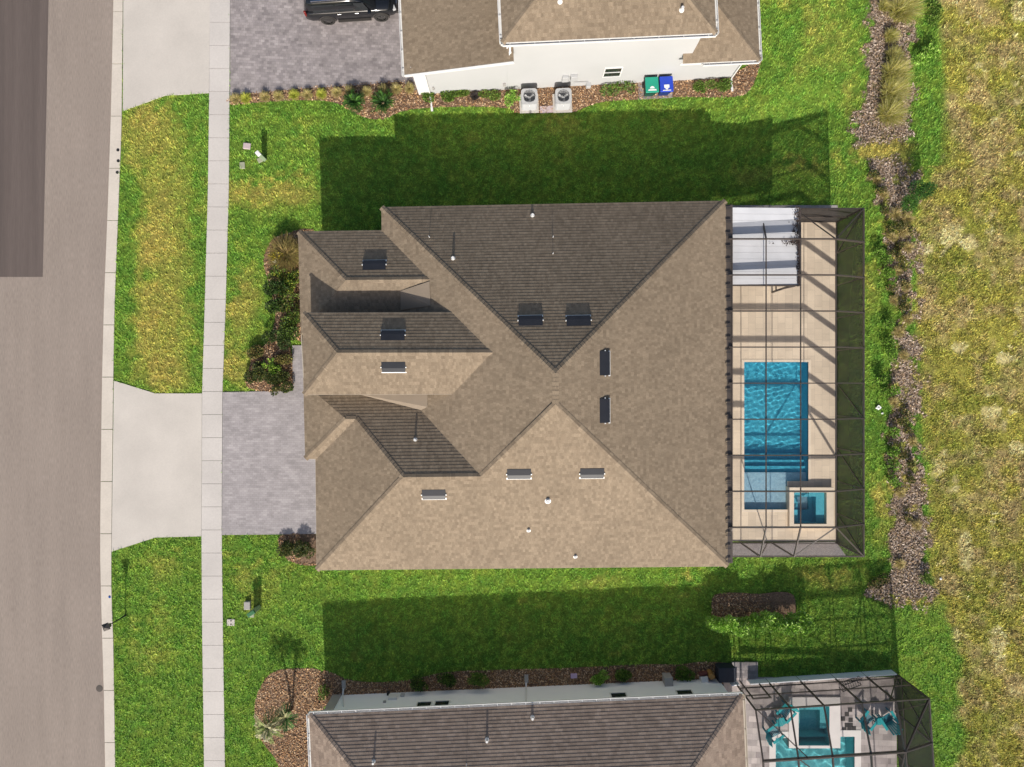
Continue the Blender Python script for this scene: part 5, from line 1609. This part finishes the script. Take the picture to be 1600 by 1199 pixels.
def shrub(px, py, rx, ry, h, cols, label, n=500, leaf=(.07, .14), group=None, name='shrub', cat='shrub', rz=0.0, density=1.0, lw=.55, flat_top=False):
    """leafy bush: lumpy crown made of leaves + short stems; rx, ry in metres"""
    p = Wg(px, py)
    root = thing(name, label, cat, p, rz, group)
    n = int(n * density)
    nb = max(3, int(rx * ry * 9))
    cen = np.stack([RNG.uniform(-.75, .75, nb) * rx, RNG.uniform(-.75, .75, nb) * ry, RNG.uniform(.45, .85, nb) * h], -1)
    b = RNG.integers(0, nb, n)
    d = RNG.normal(0, 1, (n, 3)); d /= np.linalg.norm(d, axis=1, keepdims=True)
    rr = RNG.uniform(.35, 1.0, (n, 1)) ** .5
    P = cen[b] + d * rr * np.array([[min(rx, .45) * .75, min(ry, .45) * .75, h * .38]])
    ok = ((P[:, 0] / (rx * 1.12)) ** 2 + (P[:, 1] / (ry * 1.12)) ** 2) < 1.0 if not flat_top else np.ones(n, bool)
    P = P[ok]; d = d[ok]; n = len(P)
    P[:, 2] = np.clip(P[:, 2], .04, h)
    D = d + RNG.normal(0, .6, (n, 3)); D[:, 2] += .25; D /= np.linalg.norm(D, axis=1, keepdims=True)
    l = RNG.uniform(leaf[0], leaf[1], n)
    leaf_mesh('foliage', P, D, l, l * lw, palette(cols, n), M['leaf'], root, True)
    bm = bmesh.new()
    for i in range(min(nb, 6)):
        cyl(bm, Vector((cen[i][0] * .3, cen[i][1] * .3, 0)), Vector(cen[i]), .025, .012, 6)
    local_obj('stem', bm, M['bark'], root)
    return root

def tuft(px, py, r, h, cols, label, n=260, group=None, lean=(0, 0), name='grass_clump', w=(.012, .022), cat='ornamental grass', seg=3, spread=1.0):
    """fountain grass: arching blades from one crown"""
    p = Wg(px, py)
    root = thing(name, label, cat, p, 0, group)
    a = RNG.uniform(0, 2 * np.pi, n); out = RNG.uniform(.15, 1.0, n) ** .7 * r * spread
    hh = h * RNG.uniform(.55, 1.0, n) * (1.05 - .45 * out / max(r * spread, 1e-3))
    b0 = np.stack([RNG.normal(0, r * .12, n), RNG.normal(0, r * .12, n), np.zeros(n)], -1)
    dirs = np.stack([np.cos(a) * out + lean[0] * RNG.uniform(.4, 1, n), np.sin(a) * out + lean[1] * RNG.uniform(.4, 1, n), np.zeros(n)], -1)
    wd = RNG.uniform(w[0], w[1], n)
    side = np.stack([-np.sin(a), np.cos(a), np.zeros(n)], -1)
    rows = []
    for i in range(seg + 1):
        t = i / seg
        c = b0 + dirs * (t ** 1.5) + np.stack([np.zeros(n), np.zeros(n), hh * (1.75 * t - .85 * t * t) ], -1)
        ww = wd * (1 - .8 * t)
        rows.append((c - side * ww[:, None], c + side * ww[:, None]))
    Vv = np.stack([x for rw in rows for x in rw], 1)
    k = 2 * (seg + 1)
    Vv = Vv.reshape(-1, 3)
    base = np.arange(n) * k
    F_ = np.concatenate([np.stack([base + 2 * i, base + 2 * i + 1, base + 2 * i + 3, base + 2 * i + 2], -1) for i in range(seg)])
    me = bpy.data.meshes.new('foliage'); me.from_pydata(Vv.tolist(), [], F_.tolist())
    col_attr(me, np.repeat(palette(cols, n), k, 0))
    local_obj('foliage', me, M['leaf'], root)
    return root

def frond_mesh(name, n, length, height, droop, cols, parent, centre=(0, 0, 0), leaflets=22, lw=.022, ll=.2, up=(0.25, 1.2)):
    P, D, LL, WW, C = [], [], [], [], []
    for i in range(n):
        a = 2 * math.pi * i * .381966 + RNG.uniform(-.2, .2); el = RNG.uniform(*up); L0 = length * RNG.uniform(.8, 1.08)
        col = np.array(cols[RNG.integers(0, len(cols))]) * RNG.uniform(.7, 1.3)
        h = np.array([math.cos(a), math.sin(a), 0]); s = np.array([-math.sin(a), math.cos(a), 0])
        for j in range(leaflets):
            t = (j + .6) / leaflets
            pos = np.array(centre) + h * (math.cos(el) * L0 * t) + np.array([0, 0, math.sin(el) * L0 * t - droop * L0 * t * t])
            tang = h * math.cos(el) + np.array([0, 0, math.sin(el) - 2 * droop * t])
            for sg in (-1, 1):
                dd = s * sg * .8 + tang * .75 + np.array([0, 0, .15]); dd = dd / np.linalg.norm(dd)
                P.append(pos); D.append(dd); LL.append(ll * (1 - .65 * abs(t - .4)) * RNG.uniform(.85, 1.1)); WW.append(lw); C.append(col * RNG.uniform(.8, 1.2))
    return leaf_mesh(name, np.array(P), np.array(D), np.array(LL), np.array(WW), np.array(C), M['leaf'], parent, True)

ORD = ['first', 'second', 'third', 'fourth', 'fifth', 'sixth', 'seventh', 'eighth', 'ninth', 'tenth', 'eleventh', 'twelfth', 'thirteenth', 'fourteenth', 'fifteenth', 'sixteenth', 'seventeenth', 'eighteenth', 'nineteenth', 'twentieth',
       'twenty first', 'twenty second', 'twenty third', 'twenty fourth', 'twenty fifth', 'twenty sixth', 'twenty seventh', 'twenty eighth', 'twenty ninth', 'thirtieth', 'thirty first', 'thirty second', 'thirty third', 'thirty fourth']
GOLD = [(.56, .46, .17), (.62, .53, .25), (.48, .43, .13), (.42, .32, .15)]
LIME = [(.50, .54, .08), (.56, .52, .11), (.42, .48, .06)]
GREEN = [(.10, .18, .025), (.16, .27, .04), (.06, .12, .018), (.21, .30, .06)]
BRIGHT = [(.20, .40, .04), (.30, .52, .08), (.12, .25, .025), (.42, .60, .14)]
DARK = [(.035, .065, .014), (.06, .10, .022), (.028, .05, .014), (.08, .12, .035)]
OLIVE = [(.12, .14, .03), (.18, .18, .04), (.08, .095, .025), (.07, .07, .035)]
RUST = [(.27, .19, .08), (.36, .27, .10), (.19, .14, .055), (.32, .29, .08)]
for i, (x, y) in enumerate(((365, 153), (381, 152), (411, 150), (432.5, 149), (457, 147), (478, 146.5), (500, 145.5), (524.5, 143), (544.5, 141), (571, 141.5), (597, 138), (618, 137.5), (639, 136.5))):
    lime = i in (1, 4, 6)
    tuft(x + (800 - x) * .012, y + 4, .35, .50, LIME if lime else GOLD, f'{"lime green" if lime else "golden dry"} grass tuft edging the upper driveway, {ORD[i]} from the pavement', 420, 'grass tufts edging the upper driveway', w=(.012, .02))
for x, y, r, lb in ((556, 164, .74, 'dark green sago palm in the mulch bed below the upper driveway, left of the two'), (601, 165.5, .86, 'dark green sago palm with pale centre below the upper driveway, right of the two')):
    p = W(x, y); root = thing('sago_palm', lb, 'palm', (p.x, p.y, 0), 0, 'sago palms in the upper bed')
    bm = bmesh.new(); cyl(bm, Vector((0, 0, 0)), Vector((0, 0, .32)), .14, .11, 12); local_obj('trunk', bm, M['bark'], root)
    frond_mesh('fronds', 44, r * 1.02, .4, .35, [(.05, .14, .02), (.09, .22, .03), (.03, .08, .015)], root, (0, 0, .3), 26, .02, .17)
    if 'pale' in lb:
        bm = bmesh.new(); bmesh.ops.create_icosphere(bm, subdivisions=2, radius=.13)
        for v in bm.verts: v.co = Vector((v.co.x * 1.2 + .02, v.co.y * .8 - .06, v.co.z * .7 + .42))
        local_obj('seed_head', bm, mat('tan_seed_head', (.42, .30, .14), .9, .3, 12), root)
tops = [(670, 152, .42, .28, .3, GREEN, 'low green shrub at the left end of the upper white wall'), (697, 151, .55, .30, .32, GREEN, 'low green shrub second along the upper white wall'), (722, 149.5, .5, .28, .3, GREEN + [(.2, .22, .05)], 'low yellowish green shrub third along the upper white wall'),
        (765, 151, .55, .28, .28, GREEN + [(.22, .2, .06)], 'low sparse shrub left of the bright bush on the upper white wall'), (801, 162, .38, .46, .7, BRIGHT, 'bright green leafy bush beside the left air conditioner'),
        (962, 142.5, 1.15, .42, .45, GREEN + [(.2, .34, .1)], 'wide rounded green shrub under the upper window'), (1098, 137, .6, .3, .35, GREEN, 'low green shrub right of the bins on the upper wall'), (1128, 134.5, .42, .36, .4, GREEN, 'low green shrub at the right end of the upper white wall')]
for x, y, rx, ry, h, c, lb in tops:
    shrub(x, y, rx, ry, h, c, lb, 900, (.06, .12), 'shrubs along the upper white wall')
tuft(742, 153, .34, .5, [(.06, .05, .045), (.10, .09, .08), (.04, .03, .03)], 'dark purplish grass clump along the upper white wall', 300, w=(.01, .02))
# front bed of the middle house
tuft(452, 400, 1.05, 1.35, RUST + [(.30, .22, .07)], 'large rusty brown fountain grass at the upper front corner of the middle house', 2600, w=(.012, .024), spread=1.0)
shrub(444, 402, .5, .35, .95, [(.40, .33, .03), (.46, .36, .05), (.22, .22, .04)], 'yellow leaved shrub in front of the rusty fountain grass', 380, (.08, .16))
tuft(441, 416, .45, 1.25, [(.70, .66, .52), (.56, .53, .40), (.42, .42, .28)], 'pale bleached spiky plant beside the front roof edge', 60, w=(.02, .035), cat='spiky plant', name='spiky_plant')
shrub(446, 438, 1.05, .9, .8, GREEN + [(.34, .34, .04), (.30, .32, .05)], 'yellow green mixed shrub below the pale spiky plant', 2200, (.06, .13))
shrub(438, 464, .72, .9, .95, DARK + [(.05, .13, .02)], 'dark glossy shrub at the outer edge of the front bed', 1500, (.09, .17))
shrub(458, 482, .75, 1.2, .85, GREEN + OLIVE + [(.30, .32, .05)], 'green shrub tucked under the front roof edge of the middle house', 1500, (.06, .13))
shrub(452, 514, .9, .75, .8, GREEN + DARK, 'dark green arching shrub at the middle of the front bed', 1500, (.07, .15))
for i, (x, y, r, h, c, lb) in enumerate(((433, 537, .6, .7, DARK, 'dark low shrub above the bright green plant in the front bed'), (412, 556, .55, .5, DARK + RUST, 'dark brownish shrub at the left tip of the front bed'), (405, 583, .55, .5, DARK + OLIVE, 'dark low shrub at the lower left of the front bed'),
                                 (420, 600, .6, .42, OLIVE + DARK, 'olive low shrub along the driveway edge of the front bed, left'), (444, 597, .5, .45, OLIVE + DARK, 'olive low shrub along the driveway edge of the front bed, right'), (447, 566, .35, .5, OLIVE + RUST, 'brown green shrub beside the entry path'))):
    shrub(x, y, r * 1.35, r * 1.05, h, c, lb, 2000, (.05, .11), 'low dark shrubs in the front bed')
shrub(428, 573, .42, .34, .6, [(.20, .34, .04), (.30, .42, .07), (.12, .24, .03)], 'bright yellow green plant among the dark shrubs of the front bed', 330, (.1, .2))
for i, (x, y) in enumerate(((450, 853), (466, 856), (483, 854))):
    shrub(x, y, .42, .5, .65, DARK + OLIVE, f'dark green shrub at the lower corner of the paved driveway, {ORD[i]} from the pavement', 1200, (.05, .11), 'shrubs at the lower driveway corner')
# lower house bed: twin-trunk palm and shrubs
p = W(457, 1106)
palm = thing('palm_tree', 'twin trunk palm with pale frost bitten fronds in the round mulch bed', 'palm', (p.x, p.y, 0))
for (tx, ty, zz, nf, cols) in ((360, 508.5, 2.05, 34, [(.30, .36, .12), (.46, .43, .24), (.22, .30, .08), (.50, .46, .30)]), (337, 498, 1.75, 20, [(.10, .20, .05), (.34, .32, .16), (.05, .12, .03)])):
    q_ = Vector((-tx / PXM - p.x, -ty / PXM - p.y, zz))
    bm = bmesh.new(); prev = Vector((0, 0, 0))
    for i in range(1, 7):
        t = i / 6; c = Vector((q_.x * t, q_.y * t, zz * (t ** .9))); cyl(bm, prev, c, .07 - .02 * (t - .16), .07 - .02 * t, 10, False); prev = c
    local_obj('trunk', bm, M['bark'], palm)
    frond_mesh('crown', nf, .95 if nf > 30 else .8, .3, .45, cols, palm, tuple(q_), 26, .026, .20, (.1, 1.2))
for x, y, rx, ry, h, c, lb in ((650, 1064, .9, .38, .55, GREEN + DARK, 'dark green shrub first from the left in the row under the lower white wall'), (700, 1061, .8, .38, .55, GREEN + DARK, 'dark green shrub in the middle of the row under the lower white wall'),
                               (748, 1062, .55, .45, .7, GREEN, 'rounder green shrub at the right of the row under the lower white wall'), (934, 1053, .5, .36, .5, BRIGHT, 'bright green shrub between the lilac cover and the grey box'), (974, 1052, .45, .3, .4, GREEN, 'small green shrub left of the grey box on the lower wall'), (1068, 1050, .6, .36, .4, GREEN, 'low green shrub between the grey box and the pool pump')):
    shrub(x, y, rx, ry, h, c, lb, 1100, (.06, .12), 'shrubs under the lower white wall')
for x, y, lb in ((508, 1080, 'small green shrub in the shade at the corner of the lower house'),):
    shrub(x, y, .25, .4, .4, GREEN, lb, 400, (.06, .12))
# bright hedge by the lower cage: a clipped row of separate bushes
for i in range(6):
    x = 1114 + i * 25; y = 966 - i * .5
    shrub(x, y, .64, .42, 1.4 + .14 * math.sin(i * 2.1), [(.30, .52, .07), (.42, .66, .12), (.20, .38, .04), (.55, .74, .22)], f'bright green hedge bush beside the lower cage, {ORD[i]} from the left', 2600, (.09, .16), 'hedge bushes beside the lower cage', lw=.6)
# big fountain grasses and bushes of the back strip
FG = [(.52, .44, .13), (.44, .42, .10), (.62, .57, .26), (.36, .36, .08)]
for i, (x, y, r, h) in enumerate(((1376, 14, .45, .6), (1398, 24, 1.1, 1.3), (1385, 62, .5, .7), (1388, 92, .55, .8), (1386, 120, .95, 1.2), (1384, 150, 1.0, 1.2), (1380, 184, .95, 1.1))):
    tuft(x, y, r, h, FG, f'tall straw coloured fountain grass in the back mulch strip, {ORD[i]} from the top', int(700 * r + 300), 'fountain grasses in the back strip', (.5 * r, .25 * r), w=(.01, .02))
shrub(1440, 92, .75, .45, .6, BRIGHT, 'bright green leafy bush right of the fountain grasses', 900, (.08, .16))
shrub(1452, 30, .5, .7, .45, GREEN, 'green weedy bush at the upper right strip', 700, (.06, .14))
shrub(1424, 312, .95, .75, 1.5, [(.04, .12, .02), (.07, .18, .03), (.03, .08, .02)], 'large dark green feathery bush in the back strip right of the cage corner', 3600, (.06, .13), lw=.3)
small = [(1362, 268), (1372, 290), (1381, 322), (1388, 352), (1398, 350), (1402, 378), (1418, 352), (1392, 385), (1400, 395), (1410, 412), (1406, 438), (1412, 470), (1378, 400), (1370, 392), (1384, 418), (1388, 446), (1407, 475), (1385, 496), (1382, 530), (1388, 545), (1370, 585), (1376, 608), (1388, 602), (1410, 640), (1402, 652), (1416, 664), (1391, 668), (1390, 697), (1402, 702), (1390, 720), (1392, 742), (1420, 715), (1420, 740), (1414, 800)]
for i, (x, y) in enumerate(small):
    g = i in (12, 13, 14, 17, 18, 19, 20, 21, 22, 26, 27, 29, 30)
    r = RNG.uniform(.28, .42) if g else RNG.uniform(.2, .3)
    shrub(x, y + 8, r, r * .85, RNG.uniform(.45, .62) if g else RNG.uniform(.35, .55), (BRIGHT[:3] + GREEN) if g else (OLIVE + RUST + DARK), f'small {"leafy green" if g else "brownish"} shrub in the back mulch strip, {ORD[i]} counted from the top', 420 if g else 260, (.06, .12), 'small shrubs in the back strip')
shrub(1365, 905, .7, .4, .4, DARK + RUST, 'dark brownish shrub at the lower end of the back mulch strip', 700, (.06, .12))
shrub(1440, 905, .4, .35, .4, GREEN, 'green shrub at the lower right end of the mulch strip', 400, (.06, .12))
for i, (x, y, r, h) in enumerate(((1368, 283, .32, .45), (1378, 305, .34, .45), (1397, 336, .42, .5), (1415, 342, .42, .5), (1408, 362, .46, .55), (1392, 372, .34, .45), (1416, 388, .4, .5), (1398, 425, .34, .45), (1414, 448, .36, .45), (1394, 470, .34, .4), (1416, 500, .36, .45), (1402, 520, .4, .45), (1410, 556, .36, .42), (1394, 628, .34, .4), (1424, 690, .36, .42), (1404, 770, .34, .4), (1430, 820, .36, .42), (1404, 880, .36, .4))):
    tuft(x, y, r, h, GOLD + RUST[:2], f'low golden dry grass clump in the back mulch strip, {ORD[i]} from the top', 300, 'low dry grass clumps in the back strip', w=(.01, .02))
